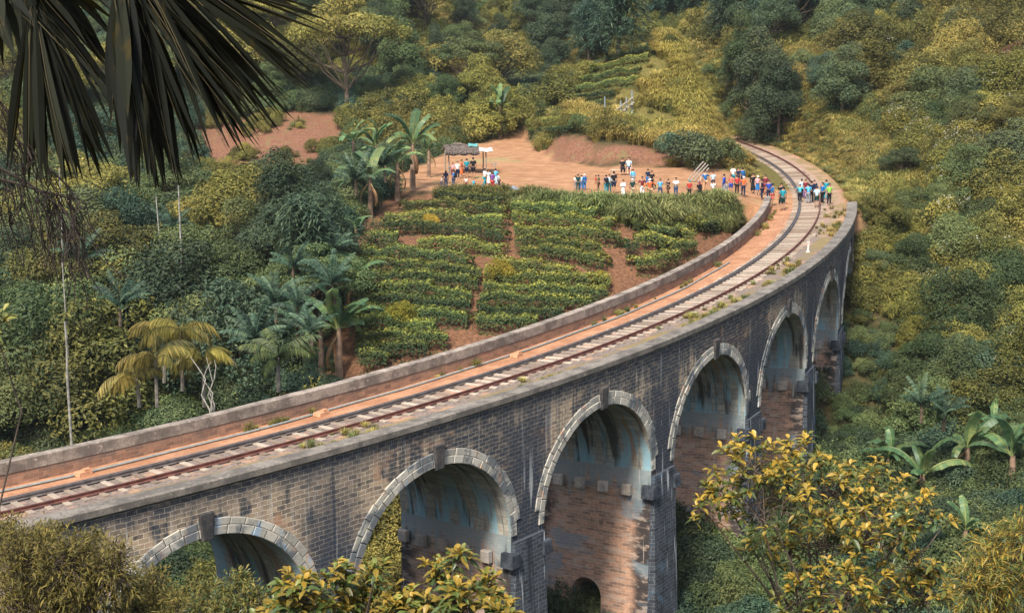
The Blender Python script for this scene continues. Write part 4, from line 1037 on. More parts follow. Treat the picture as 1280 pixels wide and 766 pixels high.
th_ = rng.uniform(-.28, -.16, 420); rr_2 = RO + rng.uniform(.1, 5.5, 420); pts = np.stack([CX + rr_2 * np.cos(th_), CY + rr_2 * np.sin(th_)], 1); pts = np.c_[pts, gh(pts[:, 0], pts[:, 1]) - .05]
scatter('bank_grass', pts, np.clip((1.9 - pts[:, 2]) / 2.2, .35, 1.0) * rng.uniform(.6, 1, 420), [tf, rd, wm, BR['oshrub'][0][0]], 0)
for (x, y, sc, k_, lab) in ((846, 120, .75, 'oshrub', 'olive shrub in the golden grass halfway up the knoll'), (884, 96, .7, 'mshrub', 'green shrub high in the golden grass of the knoll'), (908, 150, .9, 'finemid', 'feathery green shrub on the right flank of the knoll'), (838, 66, .8, 'oshrub', 'olive shrub at the very top of the knoll'), (922, 176, .8, 'oshrub', 'olive shrub where the knoll meets the track'), (868, 150, .7, 'fine', 'fine leaved shrub low in the golden grass of the knoll'), (896, 122, .6, 'oshrub', 'small olive shrub in the middle of the golden grass')):
    p = hit(x, y); tree(k_, p[0], p[1], sc, lab, None, 'shrub')
# ------------------------------------------------------------------ banana plants and palms
def banana_leaf(L_, W_, seed, lift=1.0, curl=1.0):
    """long oblong blade with a folded midrib and torn edges, growing along +x then drooping"""
    g = np.random.default_rng(seed); mb = MB(); n = 16
    u = np.linspace(0, 1, n + 1); ang = lift - (u ** 1.5) * (1.15 + .6 * curl); st = L_ / n
    x = np.r_[0, np.cumsum(np.cos(ang[:-1]) * st)]; z = np.r_[0, np.cumsum(np.sin(ang[:-1]) * st)]
    w = W_ * .5 * np.clip(np.minimum((u - .10) * 5, 1), 0.03, 1) * np.sqrt(np.clip(1 - ((u - .52) / .53) ** 4, .01, 1))
    for sgn in (-1, 1):
        for i in range(n):
            gap = .06 * st * (1 if g.random() < .7 else 3); dz0 = -abs(w[i]) * (.35 + .15 * g.random()); dz1 = -abs(w[i + 1]) * (.35 + .15 * g.random())
            a = np.array([x[i], 0, z[i]]); b = np.array([x[i + 1], 0, z[i + 1]]); dd = b - a; q = dd / np.linalg.norm(dd)
            a2 = a + np.array([.25 * w[i], sgn * w[i], dz0]); b2 = b + np.array([.25 * w[i + 1] - gap, sgn * w[i + 1], dz1])
            f = (0, 1, 2, 3) if sgn > 0 else (3, 2, 1, 0)
            mb.add([a, b, b2, a2], [f], float(np.clip(.5 + g.normal(0, .12), 0, 1)))
    mb.tube([(x[i], 0, z[i] + .012) for i in range(n)], [.045 * (1 - i / n * .85) for i in range(n)], 4, .9)
    return mb
BLF = [banana_leaf(2.6, .50, 1, 1.2, .75).mesh('banana_leaf', M_ban), banana_leaf(2.4, .46, 2, .9, 1.0).mesh('banana_leaf', M_ban), banana_leaf(2.1, .46, 3, 1.4, .1).mesh('banana_leaf', M_ban), banana_leaf(2.7, .48, 4, .7, .9).mesh('banana_leaf', M_ban)]
BDR = [banana_leaf(1.5, .24, 5, -.5, .6).mesh('dry_banana_leaf', M_bdry)]
BST = MB().tube([(0, 0, -.3), (0, 0, .6), (.03, 0, 1.4), (.02, .02, 2.2)], [.19, .16, .13, .10], 8).mesh('banana_stem', M_stem)
def banana(x, y, sc, label, nleaf=7, dry=1, zoff=0, stemh=1.0, rz=None):
    r = empty('banana_plant', (x, y, float(gh(x, y)) + zoff), 0, sc); tag(r, label, 'banana plant', 'banana plants')
    link('stem', BST, r).scale = (1, 1, stemh)
    a0 = rng.uniform(0, 6.28) if rz is None else rz
    for k in range(nleaf):
        o = link('leaf', BLF[int(rng.integers(4))], r); o.location = (0, 0, 2.05 * stemh); o.rotation_euler = (rng.normal(0, .15), rng.normal(-.08, .28), a0 + k * 2.4 + rng.normal(0, .3)); q = rng.uniform(.55, 1.12); o.scale = (q, q, q)
    for k in range(dry):
        o = link('leaf', BDR[0], r)
        o['label'] = 'dry brown hanging leaf'; o.location = (0, 0, 1.9 * stemh); o.rotation_euler = (0, .2, a0 + 1.1 + k * 2.1)
    return r
def banana_px(px, py, hpx, label, **k):
    p = hit(px, py); sc = hpx * p[1] / FPX / 3.1 * (1.0 if px > 1000 else 1.08)
    return banana(p[0], p[1], sc, label, **k)
banana_px(516, 238, 68, 'tallest banana plant beside the thatched shelter', nleaf=9, dry=2, stemh=1.15)
banana_px(497, 252, 58, 'banana plant with brown hanging leaves, middle of the clump beside the shelter', nleaf=7, dry=3, stemh=1.1)
banana_px(463, 274, 62, 'banana plant with drooping dry leaves at the top left corner of the tea', nleaf=7, dry=4, stemh=1.1)
banana_px(470, 222, 52, 'pale green banana plant at the left edge of the clump by the clearing', nleaf=7, dry=0)
banana_px(442, 214, 50, 'banana plant half behind the dark tree beside the red slope', nleaf=7, dry=0)
banana_px(480, 236, 50, 'low banana plant in the thick of the clump by the clearing', nleaf=8, dry=1)
banana_px(536, 222, 46, 'small banana plant right behind the thatched shelter post', nleaf=6, dry=1)
banana_px(625, 172, 46, 'lone banana plant at the far end of the dirt clearing', nleaf=7, dry=1, stemh=1.1)
banana_px(606, 168, 34, 'small banana plant left of the lone one at the end of the clearing', nleaf=5, dry=1)
banana_px(398, 382, 76, 'large banana plant with arching leaves left of the tea slope', nleaf=8, dry=1, stemh=1.0)
banana_px(424, 476, 94, 'banana plant against the far parapet, nearest the lowest tea plot', nleaf=9, dry=2, stemh=.95)
banana_px(402, 470, 76, 'banana plant behind the parapet, left of the nearest one', nleaf=7, dry=1)
banana_px(445, 318, 44, 'yellowish young banana plant at the left corner of the tea', nleaf=5, dry=0)
banana_px(278, 300, 40, 'distant banana plant among the dark jungle trees', nleaf=7, dry=0)
for (x, y, h, lab) in ((1150, 640, 96, 'banana plant with upright pale leaf, left of the valley group'), (1206, 604, 90, 'banana plant in the middle of the valley group'), (1262, 620, 104, 'banana plant at the right edge of the valley group'), (1204, 706, 92, 'lowest banana plant of the valley group with a brown leaf'), (1108, 612, 78, 'banana plant nearest to the bridge piers'), (1170, 560, 62, 'small banana plant at the back of the valley group'), (1262, 742, 88, 'banana plant by the bottom right corner'), (1120, 706, 70, 'banana plant half hidden behind the yellow tree'), (1240, 560, 58, 'banana plant uppermost on the right of the valley group')):
    banana_px(x, y, h, lab, nleaf=int(rng.integers(7, 10)), dry=int(rng.integers(0, 3)), stemh=.62, zoff=.35)

def frond(L_, seed, arch=1.0, hang=.6, lf=.55, lift=.9, dens=26):
    """pinnate palm frond along +x"""
    g = np.random.default_rng(seed); mb = MB(); n = dens
    u = np.linspace(0, 1, n + 1); ang = lift - u ** 1.3 * arch * 1.7; st = L_ / n
    x = np.r_[0, np.cumsum(np.cos(ang[:-1]) * st)]; z = np.r_[0, np.cumsum(np.sin(ang[:-1]) * st)]
    mb.tube([(x[i], 0, z[i]) for i in range(0, n + 1, 2)], [.035 * (1 - i / (n + 4)) for i in range(0, n + 1, 2)], 4, .3)
    for i in range(3, n + 1):
        for sgn in (-1, 1):
            l = lf * (math.sin(PI * (.12 + .8 * u[i])) ** .6) * g.uniform(.85, 1.15)
            d = unit(np.array([.55, sgn * (1 - hang * .6), -hang + .15 * g.normal()])); b = np.array([x[i], 0, z[i]]); w = np.array([.035, 0, .012])
            m_ = b + d * l * .5; t = b + d * l - np.array([0, 0, .18 * l])
            mb.add([b - w * .6, b + w * .6, m_ + w, t, m_ - w], [(0, 1, 2, 4), (4, 2, 3)], float(np.clip(.5 + g.normal(0, .18), 0, 1)))
    return mb
FG = [frond(2.6, 1, 1.15, .85, .75, .95).mesh('frond', M_pgold), frond(2.2, 2, 1.35, .95, .8, .9).mesh('frond', M_pgold)]
FN = [frond(2.4, 3, .8, .5, .6, 1.0).mesh('frond', M_pgrn), frond(2.0, 4, 1.0, .55, .6, .8).mesh('frond', M_pgrn)]
FF = [frond(3.0, 5, .55, .35, .5, 1.15, 34).mesh('frond', M_teal), frond(2.6, 6, .7, .35, .5, .95, 34).mesh('frond', M_teal)]
M_greybark = flat('grey_palm_bark', (.17, .15, .125), .9, .3, .2, 4)
def palm(px, py, hpx, label, FR, nf, trunk_frac=.55, thick=.10, mat=M_greybark, fs=1.0, name='palm_tree', d=None):
    p = hit(px, py) if d is None else np.r_[at(px, py, d)[:2], 0]
    p[2] = gh(p[0], p[1]) if d is None else at(px, py, d)[2]
    H = hpx * p[1] / FPX; r = empty(name, tuple(p)); tag(r, label, 'palm' if 'palm' in name else 'fern', None)
    th = H * trunk_frac; b = rng.normal(0, .15)
    link('trunk', MB().tube([(0, 0, -.4), (b * .4, 0, th * .5), (b, 0, th)], [thick * 1.2, thick, thick * .8], 7).mesh('palm_trunk', mat), r)
    a0 = rng.uniform(0, 6)
    for k in range(nf):
        o = link('frond', FR[k % 2], r); o.location = (b, 0, th - .05); q = fs * rng.uniform(.8, 1.15); o.scale = (q, q, q); o.rotation_euler = (rng.normal(0, .12), rng.uniform(-.35, .35) * (1 if k % 3 else 1.4), a0 + 2.4 * k)
    return r
palm(205, 470, 70, 'golden drooping palm, highest in the clump left of the valley', FG, 13, .75, d=84)
palm(196, 500, 78, 'golden drooping palm in front of the clump, left side', FG, 12, .7, d=78)
palm(255, 500, 74, 'golden drooping palm on the right of the clump', FG, 12, .7, d=80)
palm(228, 480, 84, 'golden drooping palm in the middle of the clump', FG, 13, .82, d=82)
palm(174, 500, 50, 'low golden palm at the left foot of the clump', FG, 10, .6, d=78)
palm(348, 480, 66, 'small green fan of a young palm behind the parapet', FN, 13, .55, d=72)
palm(262, 306, 72, 'slim palm with a tall bare trunk below the red slope', FN, 14, .8, .09, fs=.75, d=118)
palm(258, 300, 60, 'slim yellowish palm behind the tall bare trunks', FG, 10, .82, .08, fs=.55, d=124)
for (x, y, h, dd, lab) in ((372, 400, 52, 86, 'teal tree fern left of the large banana plant'), (366, 350, 50, 92, 'teal tree fern above the large banana plant'), (420, 330, 58, 98, 'teal tree fern at the left edge of the tea'), (402, 318, 44, 100, 'smaller teal tree fern behind the one at the tea edge'), (390, 430, 48, 80, 'teal tree fern right of the young palm'), (372, 420, 44, 82, 'low teal tree fern behind the parapet banana plants'), (262, 340, 40, 104, 'blue green tree fern among dark jungle trees'), (300, 310, 44, 108, 'blue green tree fern beside the slim tall palm'), (1152, 520, 48, 84, 'tree fern above the banana plants in the right valley'), (1180, 530, 40, 84, 'smaller tree fern right of the other in the right valley')):
    palm(x, y, h, lab, FF, 14, .35, .1, M_bark, .62, 'tree_fern', dd)
for (x, y, h, lab) in ((352, 330, 66, 'tall banana plant left of the tea, behind the large arching one'), (440, 262, 46, 'banana plant between the dark tree and the tea corner'), (372, 452, 70, 'banana plant with a yellowing leaf behind the young palm'), (330, 366, 52, 'banana plant beside the dense dark tree of the jungle'), (440, 392, 60, 'banana plant at the left end of the middle tea rows')):
    banana_px(x, y, h, lab, nleaf=8, dry=1, stemh=.9)
for (x, y, h, dd, lab) in ((345, 395, 56, 88, 'teal tree fern between the dark tree and the golden palms'), (320, 440, 54, 80, 'teal tree fern right of the golden palm clump'), (418, 372, 52, 90, 'teal tree fern at the foot of the large banana plant'), (222, 300, 46, 112, 'blue green tree fern under the hanging fan leaf'), (150, 400, 56, 90, 'blue green tree fern in the dark part of the left jungle'), (110, 340, 50, 100, 'blue green tree fern behind the hanging dead strings'), (445, 238, 44, 112, 'teal tree fern under the banana clump by the clearing'), (482, 222, 44, 117, 'teal tree fern inside the banana clump by the clearing')):
    palm(x, y, h, lab, FF, 16, .35, .1, M_bark, .8, 'tree_fern', dd)
M_pole = flat('weathered_pole', (.24, .225, .195), .9, .35, .2, 4)
# pale bare poles / trunks standing out of the jungle
for (x0, y0, x1, y1, dd, w_, lab) in ((228, 400, 223, 232, 100, .075, 'tallest pale bare pole rising from the jungle'), (202, 350, 195, 246, 104, .06, 'shorter pale bare pole left of the tallest'), (84, 470, 81, 402, 72, .07, 'pale grey trunk above the little red clearing at far left'), (415, 320, 413, 248, 106, .06, 'thin pale pole beside the dark tree by the tea'), (78, 330, 74, 210, 92, .045, 'grey pole half behind the hanging dead fronds')):
    a = at(x0, y0, dd); b = at(x1, y1, dd); gzv = float(gh(a[0], a[1])); r = MB()
    r.tube([(.02, 0, gzv - .4 - a[2]), (0, 0, 0), tuple((b - a) * .5 + [.05, 0, 0]), tuple(b - a)], [w_ * 1.15, w_, w_ * .85, w_ * .7], 7)
    o = r.build('bare_pole', M_pole); o.location = tuple(a); tag(o, lab, 'pole', 'pale poles in the jungle')
# bare white stems behind the parapet
p = at(262, 520, 66); p[2] = gh(p[0], p[1]); r = empty('bare_tree', tuple(p)); tag(r, 'leafless pale twisted stems standing behind the far parapet', 'tree')
mb = MB()
for k, path in enumerate(([(266, 540), (262, 512), (252, 494), (257, 474), (248, 460), (238, 446)], [(266, 540), (264, 510), (266, 492), (254, 474), (258, 462), (264, 452)], [(268, 540), (267, 512), (260, 494), (266, 478), (262, 462), (258, 446)], [(268, 540), (268, 506), (262, 490), (268, 472), (270, 458), (268, 450)])):
    pts_ = [np.array([.1 * k - .15, 0, -.3]), np.array([.08 * k, .1, 2.5])] + [at(x, y, 66 + .2 * k) - p for x, y in path]
    mb.tube(pts_, [.055, .05, .042, .038, .034, .03, .025, .015], 6)
link('trunk', mb.mesh('bare_stems', flat('white_bark', (.30, .28, .235), .85, .3)), r)
# ------------------------------------------------------------------ trees one can tell apart
def tree_px(kind, px, py, hpx, label, hm, sq=1.0, group=None, cat=None, zoff=0.0):
    p = hit(px, py); return tree(kind, p[0], p[1], hpx * p[1] / FPX / hm, label, group, cat, zoff, None, sq)
HM = {'broad': 7.6, 'tall': 9.0, 'spread': 7.2, 'feather': 6.6, 'shrub': 2.5, 'fine': 2.7}
HERO = [('spread', 432, 146, 150, 'large olive tree with spreading tiers above the left end of the red slope', 7.2, .9), ('talldark', 402, 262, 66, 'dark round tree at the right foot of the red slope', 9.0, 1.2),
 ('feather', 772, 78, 124, 'teal feathery tree towering behind the knoll', 6.6, 1.0), ('feather', 735, 84, 80, 'smaller teal feathery tree left of the towering one', 6.6, 1.0),
 ('olive', 600, 150, 74, 'round olive tree behind the far end of the clearing', 7.6, 1.1), ('mid', 560, 150, 56, 'round green tree left of the olive one behind the clearing', 7.6, 1.1), ('dark', 545, 180, 34, 'low dark tree beside the lone banana plant', 7.6, 1.2),
 ('talldark', 946, 172, 130, 'tall dark tree at the mouth of the cutting, where the track vanishes', 8.5, .95), ('talldark', 974, 180, 120, 'tall dark tree overhanging the bend of the track', 8.5, .9), ('dbush', 958, 178, 60, 'dark bush right behind the vanishing end of the track', 4.6, 1.0), ('tallmid', 920, 120, 100, 'tall green tree behind the knoll grass', 9.0, .9), ('dark', 980, 168, 80, 'dark bushy tree over the far end of the track', 7.6, .95),
 ('talldark', 1052, 150, 96, 'dark leafy tree alone on the grassy slope right of the track', 9.0, 1.25), ('teal', 1030, 130, 60, 'blue green tree left of the dark one on the right slope', 7.6, 1.0), ('obush', 1152, 130, 66, 'large olive bush on the upper right slope', 4.6, 1.2), ('obush', 1120, 150, 50, 'low olive bush beside the large one on the right slope', 4.6, 1.3),
 ('mid', 1216, 178, 60, 'rounded green tree below the red path on the right', 7.6, 1.2), ('olive', 1262, 180, 56, 'olive tree at the right edge of the photo under the red path', 7.6, 1.2), ('dark', 1126, 226, 44, 'dark bush in the middle of the right slope', 7.6, 1.4), ('dark', 1068, 66, 60, 'dark crown at the top of the right slope', 7.6, 1.2), ('obush', 1200, 84, 60, 'olive bush beside the upper end of the red path', 4.6, 1.1),
 ('dshrub', 868, 212, 54, 'large dark bush at the right foot of the knoll', 2.5, 1.05), ('tshrub', 838, 198, 36, 'blue green bush left of the large dark bush on the knoll', 2.5, 1.1), ('mshrub', 908, 206, 38, 'pale flowering bush beside the stacked poles', 2.5, 1.1),
 ('talldark', 312, 384, 104, 'dense dark tree in the middle of the left jungle', 9.0, 1.05), ('dark', 258, 360, 70, 'dark tree left of the dense one in the jungle', 7.6, 1.1), ('spreadmid', 232, 330, 70, 'flat crowned tree behind the tallest pale pole', 7.2, 1.1), ('tshrub', 470, 156, 40, 'teal bush between the red slope and the clearing', 2.5, 1.3), ('tshrub', 512, 150, 40, 'second teal bush nearer the clearing', 2.5, 1.3), ('yshrub', 545, 138, 22, 'small orange yellow bush behind the clearing', 2.5, 1.0),
 ('dshrub', 322, 222, 26, 'dark green bush near the lower edge of the red slope', 2.5, .9), ('olive', 1100, 300, 60, 'olive bush right beside the end of the near parapet', 7.6, 1.3), ('dark', 1094, 352, 44, 'dark leaved tree standing for the hollow under bushes beside the last arch', 7.6, 1.3), ('tbush', 1238, 500, 80, 'grey green airy bush on the lower right slope', 4.6, 1.2),  # a dark leaved tree stands for the hollow beside the last arch
 ('talldark', 700, 60, 80, 'tall dark tree on the ridge left of the feathery tree', 9.0, 1.0), ('tallmid', 505, 110, 110, 'tall green tree right of the large spreading one', 9.0, 1.0), ('talldark', 486, 90, 90, 'dark tree behind the large spreading olive one', 9.0, 1.0)]
for (k, x, y, h, lab, hm, sq) in HERO: tree_px(k, x, y, h, lab, hm, sq)
def region(poly, n, kinds, place, hrange, minsep):
    xs = [p[0] for p in poly]; ys = [p[1] for p in poly]; got = []; tries = 0
    while len(got) < n and tries < n * 60:
        tries += 1; x = rng.uniform(min(xs), max(xs)); y = rng.uniform(min(ys), max(ys))
        if not bool(inpoly(np.array([x]), np.array([y]), poly)[0]): continue
        p = hit(x, y)
        r2, a2 = track_ra(p[0], p[1])
        if float(dpoly(p[0], p[1], CLEAR)) > -2.5 or float(dpoly(p[0], p[1], REDSLOPE)) > -1 or float(dpoly(p[0], p[1], TEA)) > -1.5 or float(dpoly(p[0], p[1], PATCH)) > -1.2 or float(dpoly(p[0], p[1], KNOLL)) > 0 or (abs(r2 - RT) < 7.5 and a2 < .33): continue
        if any(math.hypot(p[0] - q[0], p[1] - q[1]) < minsep for q in got): continue
        if abs(x - 96) < 30 and 425 < y < 520: continue
        got.append(p)
        k, desc, cat = kinds[int(rng.integers(len(kinds)))]
        base = {'olive': 7.6, 'dark': 7.6, 'mid': 7.6, 'teal': 7.6, 'talldark': 9.0, 'tallmid': 9.0, 'spread': 7.2, 'spreadmid': 7.2, 'feather': 6.6, 'obush': 4.6, 'mbush': 4.6, 'dbush': 4.6, 'tbush': 4.6, 'fbush': 4.6}.get(k, 2.5)
        h = rng.uniform(*hrange) * (.5 if base == 2.5 else 1)
        lab = desc + ' ' + place
        tree(k, p[0], p[1], h / base, lab, lab, cat, 0, None, rng.uniform(.95, 1.3))
OL, DK, MD, TD, TM, SP, SM, FE, TE = ('olive', 'round olive tree', 'tree'), ('dark', 'dark green bushy tree', 'tree'), ('mid', 'mid green leafy tree', 'tree'), ('talldark', 'tall dark tree', 'tree'), ('tallmid', 'tall green tree', 'tree'), ('spread', 'flat crowned olive tree', 'tree'), ('spreadmid', 'flat crowned green tree', 'tree'), ('feather', 'teal feathery tree', 'tree'), ('teal', 'blue green tree', 'tree')
OB, MB_, DB, TB, FB = ('obush', 'dense olive bush', 'bush'), ('mbush', 'dense green bush', 'bush'), ('dbush', 'dense dark bush', 'bush'), ('tbush', 'dense blue green bush', 'bush'), ('fbush', 'olive bush with white blossom', 'bush')
OS, DS, MS, FI, TS = ('oshrub', 'olive shrub', 'shrub'), ('dshrub', 'dark green shrub', 'shrub'), ('mshrub', 'mid green shrub', 'shrub'), ('fine', 'fine leaved olive shrub', 'shrub'), ('tshrub', 'blue green shrub', 'shrub')
region([(0, 0), (420, 0), (430, 60), (360, 138), (240, 142), (0, 170)], 26, [OL, DK, SP, MD, SM, TM], 'on the hillside above the red slope', (6, 11), 5)
region([(430, 0), (640, 0), (650, 120), (500, 140), (450, 80)], 17, [OL, DK, TD, SP, MD, OS, SM], 'on the wooded hill behind the clearing', (5, 10), 4.5)
region([(640, 0), (1000, 0), (1000, 60), (900, 90), (830, 40), (700, 110), (650, 110)], 24, [DK, TD, FE, TM, TD, TE], 'on the ridge behind the knoll', (5, 11), 4)
region([(640, 110), (740, 90), (700, 140), (650, 160)], 7, [TS, DS, MS, OS], 'between the knoll and the clearing end', (4, 7), 2)
region([(1000, 0), (1280, 0), (1280, 260), (1080, 240), (1040, 170), (1000, 120)], 40, [OB, OB, MB_, OS, FI, DB, MS, FB], 'on the steep slope right of the track', (3, 6), 2.6)
region([(1085, 250), (1280, 240), (1280, 420), (1100, 420)], 30, [OB, FB, FI, MB_, FB, OS], 'on the slope right of the bridge end', (2.5, 5), 2.3)
region([(1075, 420), (1280, 420), (1280, 560), (1080, 540)], 20, [OB, MB_, FB, DB, TS], 'in the valley right of the last piers', (2.5, 5.5), 2.4)
region([(0, 200), (190, 225), (220, 330), (330, 345), (400, 335), (330, 420), (0, 430)], 46, [DK, TD, MD, SM, TE, OL, TM, TD, FE, SP, MB_], 'in the left jungle valley', (6, 11), 3.6)
region([(0, 430), (330, 420), (400, 330), (430, 330), (420, 440), (300, 500), (0, 580)], 30, [DK, MD, MB_, OB, SM, TB, DB, FE], 'in the jungle just behind the far parapet', (5, 9.5), 3.2)
region([(200, 240), (330, 268), (400, 278), (420, 300), (330, 335), (220, 325)], 18, [MB_, DB, OB, TB], 'between the red slope and the left jungle', (2.0, 3.6), 2.2)
region([(380, 250), (450, 200), (500, 190), (550, 215), (450, 300), (440, 340), (420, 330)], 12, [DS, MS, TS, FI], 'around the banana plants by the tea', (3, 5), 1.8)
region([(1000, 540), (1280, 560), (1280, 740), (900, 740)], 16, [MS, DS, TS, OS], 'on the valley floor among the banana plants', (2.5, 5), 2.2)
region([(470, 560), (860, 640), (860, 720), (300, 700)], 12, [DS, MS, DK, MD], 'below the arches of the viaduct', (3, 6), 3)

# ------------------------------------------------------------------ foreground trees with real leaves
def big_leaves(mb, P, D, L_, W_, tint, droop=.3):
    """three segment bent leaves at P along D"""
    n = len(P); D = unit(D); side = unit(np.cross(D, np.array([0, 0, 1.0]) + rng.normal(0, .25, (n, 3)))); nrm = np.cross(side, D)
    L_ = np.broadcast_to(L_, (n,))[:, None]; W_ = np.broadcast_to(W_, (n,))[:, None]
    prev = None
    for (u0, u1, w0, w1) in ((0, .18, .08, .55), (.18, .5, .55, 1.0), (.5, .8, 1.0, .62), (.8, 1.0, .62, .04)):
        def C(u): return P + D * L_ * u - np.array([0, 0, 1.0]) * L_ * droop * u * u + nrm * L_ * .0
        a, b = C(u0), C(u1)
        fold = np.array([0, 0, 1.0]) * W_ * .16
        for sg in (-1, 1):
            q = np.stack([a, b, b + sg * side * W_ * .5 * w1 + fold * w1, a + sg * side * W_ * .5 * w0 + fold * w0], 1)
            mb.quads(q if sg > 0 else q[:, ::-1], tint)
def rosette_tree(name, label, lobes_px, d, leafL, leafW, nros, mats, base_px, seed, nleaf=8, fine=False, trunk_r=.07, depth=1.0, two=None):
    global rng
    keep = rng; rng = np.random.default_rng(seed)
    bp = at(base_px[0], base_px[1], d + base_px[2]); bp[2] = float(gh(bp[0], bp[1])); r = empty(name, tuple(bp)); tag(r, label, 'tree' if 'tree' in name else 'bush')
    C_, R_ = [], []
    for (x, y, rp) in lobes_px:
        rr = rp * d / FPX; dd = d + rng.uniform(-1, 1) * depth
        C_.append(at(x, y, dd)); R_.append(rr)
    C_ = np.array(C_); R_ = np.array(R_); cen = C_.mean(0)
    tr = MB(); top = cen * np.array([1, 1, 1]) - np.array([0, 0, .6 * (cen[2] - C_[:, 2].min()) + .4]); H = top - bp
    tp = [np.array([0, 0, -.2])] + [H * t + np.array([.12 * math.sin(4 * t), .1 * math.cos(3 * t), 0]) for t in (.2, .4, .6, .8, 1.0)]
    tr.tube(tp, [trunk_r * k for k in (1.5, 1.3, 1.15, 1.0, .85, .7)], 8)
    g1, g2 = MB(), MB(); w_ = R_ ** 2 / (R_ ** 2).sum()
    for c, rad, share in zip(C_, R_, w_):
        c = c - bp; m = (tp[-1] * .6 + tp[3] * .4 + c) / 2 + rng.normal(0, .12, 3); m[2] -= .12
        b0 = tp[int(rng.integers(3, 6))]
        tr.tube([b0, b0 * .55 + m * .45, m, c], [trunk_r * .5, trunk_r * .4, trunk_r * .3, trunk_r * .18], 5)
        n = max(4, int(nros * share)); d_ = unit(rng.normal(0, 1, (n, 3)) + [0, 0, .45]); tips = c + d_ * rad * (.35 + .7 * rng.random((n, 1)) ** .6)
        for t_, dd in zip(tips, d_):
            if rng.random() < (.75 if not fine else .3): tr.tube([c + rng.normal(0, .25, 3) * rad, (c + t_) / 2 + rng.normal(0, .06, 3) * rad, t_], [trunk_r * .14, trunk_r * .10, trunk_r * .05], 4)
        if not fine:
            k = nleaf; P = np.repeat(tips, k, 0) + rng.normal(0, .02, (n * k, 3)); az = np.tile(np.arange(k) * 2.4, n) + np.repeat(rng.uniform(0, 6, n), k)
            el = np.tile(np.linspace(1.0, -.25, k), n) + rng.normal(0, .2, n * k)
            D = np.stack([np.cos(az) * np.cos(el), np.sin(az) * np.cos(el), np.sin(el)], 1) + .35 * np.repeat(d_, k, 0)
            young = np.clip(.35 + .35 * np.repeat(d_[:, 2], k) + np.tile(np.linspace(.25, -.3, k), n) + rng.normal(0, .14, n * k), 0, 1)
            sc = rng.uniform(.7, 1.2, n * k)
            isy = rng.random(n * k) < .25 + .6 * young
            for gm, mk in ((g1, isy), (g2, ~isy)):
                if mk.any(): big_leaves(gm, P[mk], D[mk], leafL * sc[mk], leafW * sc[mk], young[mk], .35)
        else:
            k = nleaf; u = np.tile(np.linspace(-.4, .25, k), n)
            P = np.repeat(tips, k, 0) + np.repeat(unit(d_ + rng.normal(0, .3, (n, 3))), k, 0) * u[:, None] * rad * .9 + rng.normal(0, .02, (n * k, 3))
            D = rng.normal(0, 1, (n * k, 3)) * .8 + np.repeat(d_, k, 0)
            tt = np.clip(rng.normal(.5, .2, n * k), 0, 1); sc = rng.uniform(.7, 1.3, n * k)
            half = rng.random(n * k) < .6
            for gm, mk in ((g1, half), (g2, ~half)): big_leaves(gm, P[mk], D[mk], leafL * sc[mk], leafW * sc[mk], tt[mk], .25)
    link('trunk', tr.mesh(name + '_wood', M_fgbark), r)
    link('foliage', g1.mesh(name + '_young_leaves', mats[0]), r); o = link('foliage', g2.mesh(name + '_leaves', mats[1]), r)
    rng = keep; return r
M_fgbark = flat('dark_twigs', (0.075, 0.055, 0.042), .9, .3)
M_fy = leaf('fresh_yellow_leaves', (0.085, 0.075, 0.012), (0.22, 0.145, 0.013), (0.40, 0.235, 0.018), .3, .45, .05, .4)
M_fg = leaf('glossy_green_leaves', (0.035, 0.058, 0.014), (0.088, 0.112, 0.020), (0.22, 0.20, 0.03), .25, .42, .06, .45)
M_fbr = leaf('brown_olive_leaves', (0.046, 0.038, 0.010), (0.12, 0.087, 0.016), (0.26, 0.175, 0.026), .25, .6, .05)
M_fol = leaf('dull_olive_leaves', (0.034, 0.034, 0.010), (0.09, 0.078, 0.017), (0.19, 0.145, 0.028), .25, .6, .05)
rosette_tree('broadleaf_tree', 'yellow green tree in front of the far piers, at the bottom right', [(1002, 572, 38), (940, 592, 48), (905, 622, 34), (885, 642, 26), (960, 640, 60), (1040, 618, 58), (1095, 612, 46), (1150, 640, 36), (1180, 655, 22), (1090, 672, 58), (1020, 690, 62), (950, 690, 26), (1140, 700, 40), (1060, 745, 62), (1120, 760, 60), (985, 600, 40), (1000, 745, 40), (1160, 745, 40)], 21, .17, .062, 560, (M_fy, M_fg), (1010, 900, .5), 101, 9, trunk_r=.06)
rosette_tree('broadleaf_tree', 'yellow leafed tree in front of the arches at the bottom middle', [(372, 745, 32), (415, 728, 26), (452, 732, 26), (385, 775, 40), (440, 772, 40), (500, 768, 38), (545, 724, 26), (572, 702, 18), (614, 742, 28), (580, 760, 36), (632, 770, 24), (530, 780, 44), (340, 776, 22), (470, 712, 10)], 14, .15, .058, 300, (M_fy, M_fg), (480, 960, .3), 102, 9, trunk_r=.05, depth=.7)
rosette_tree('fine_leaved_bush', 'brownish olive bush covering the near parapet end at bottom left', [(30, 702, 52), (85, 706, 50), (140, 714, 42), (50, 680, 30), (185, 738, 36), (225, 762, 30), (110, 750, 52), (25, 752, 58), (165, 770, 46), (75, 775, 58), (112, 684, 26), (5, 676, 34)], 19, .085, .019, 2300, (M_fbr, M_fol), (80, 1000, .3), 103, 9, True, .05)
rosette_tree('fine_leaved_bush', 'thin olive bush in front of the nearest arch', [(262, 748, 26), (295, 735, 24), (320, 755, 26), (285, 768, 30), (250, 768, 22)], 17, .08, .018, 420, (M_fol, M_fg), (285, 960, .3), 104, 8, True, .04, .4)
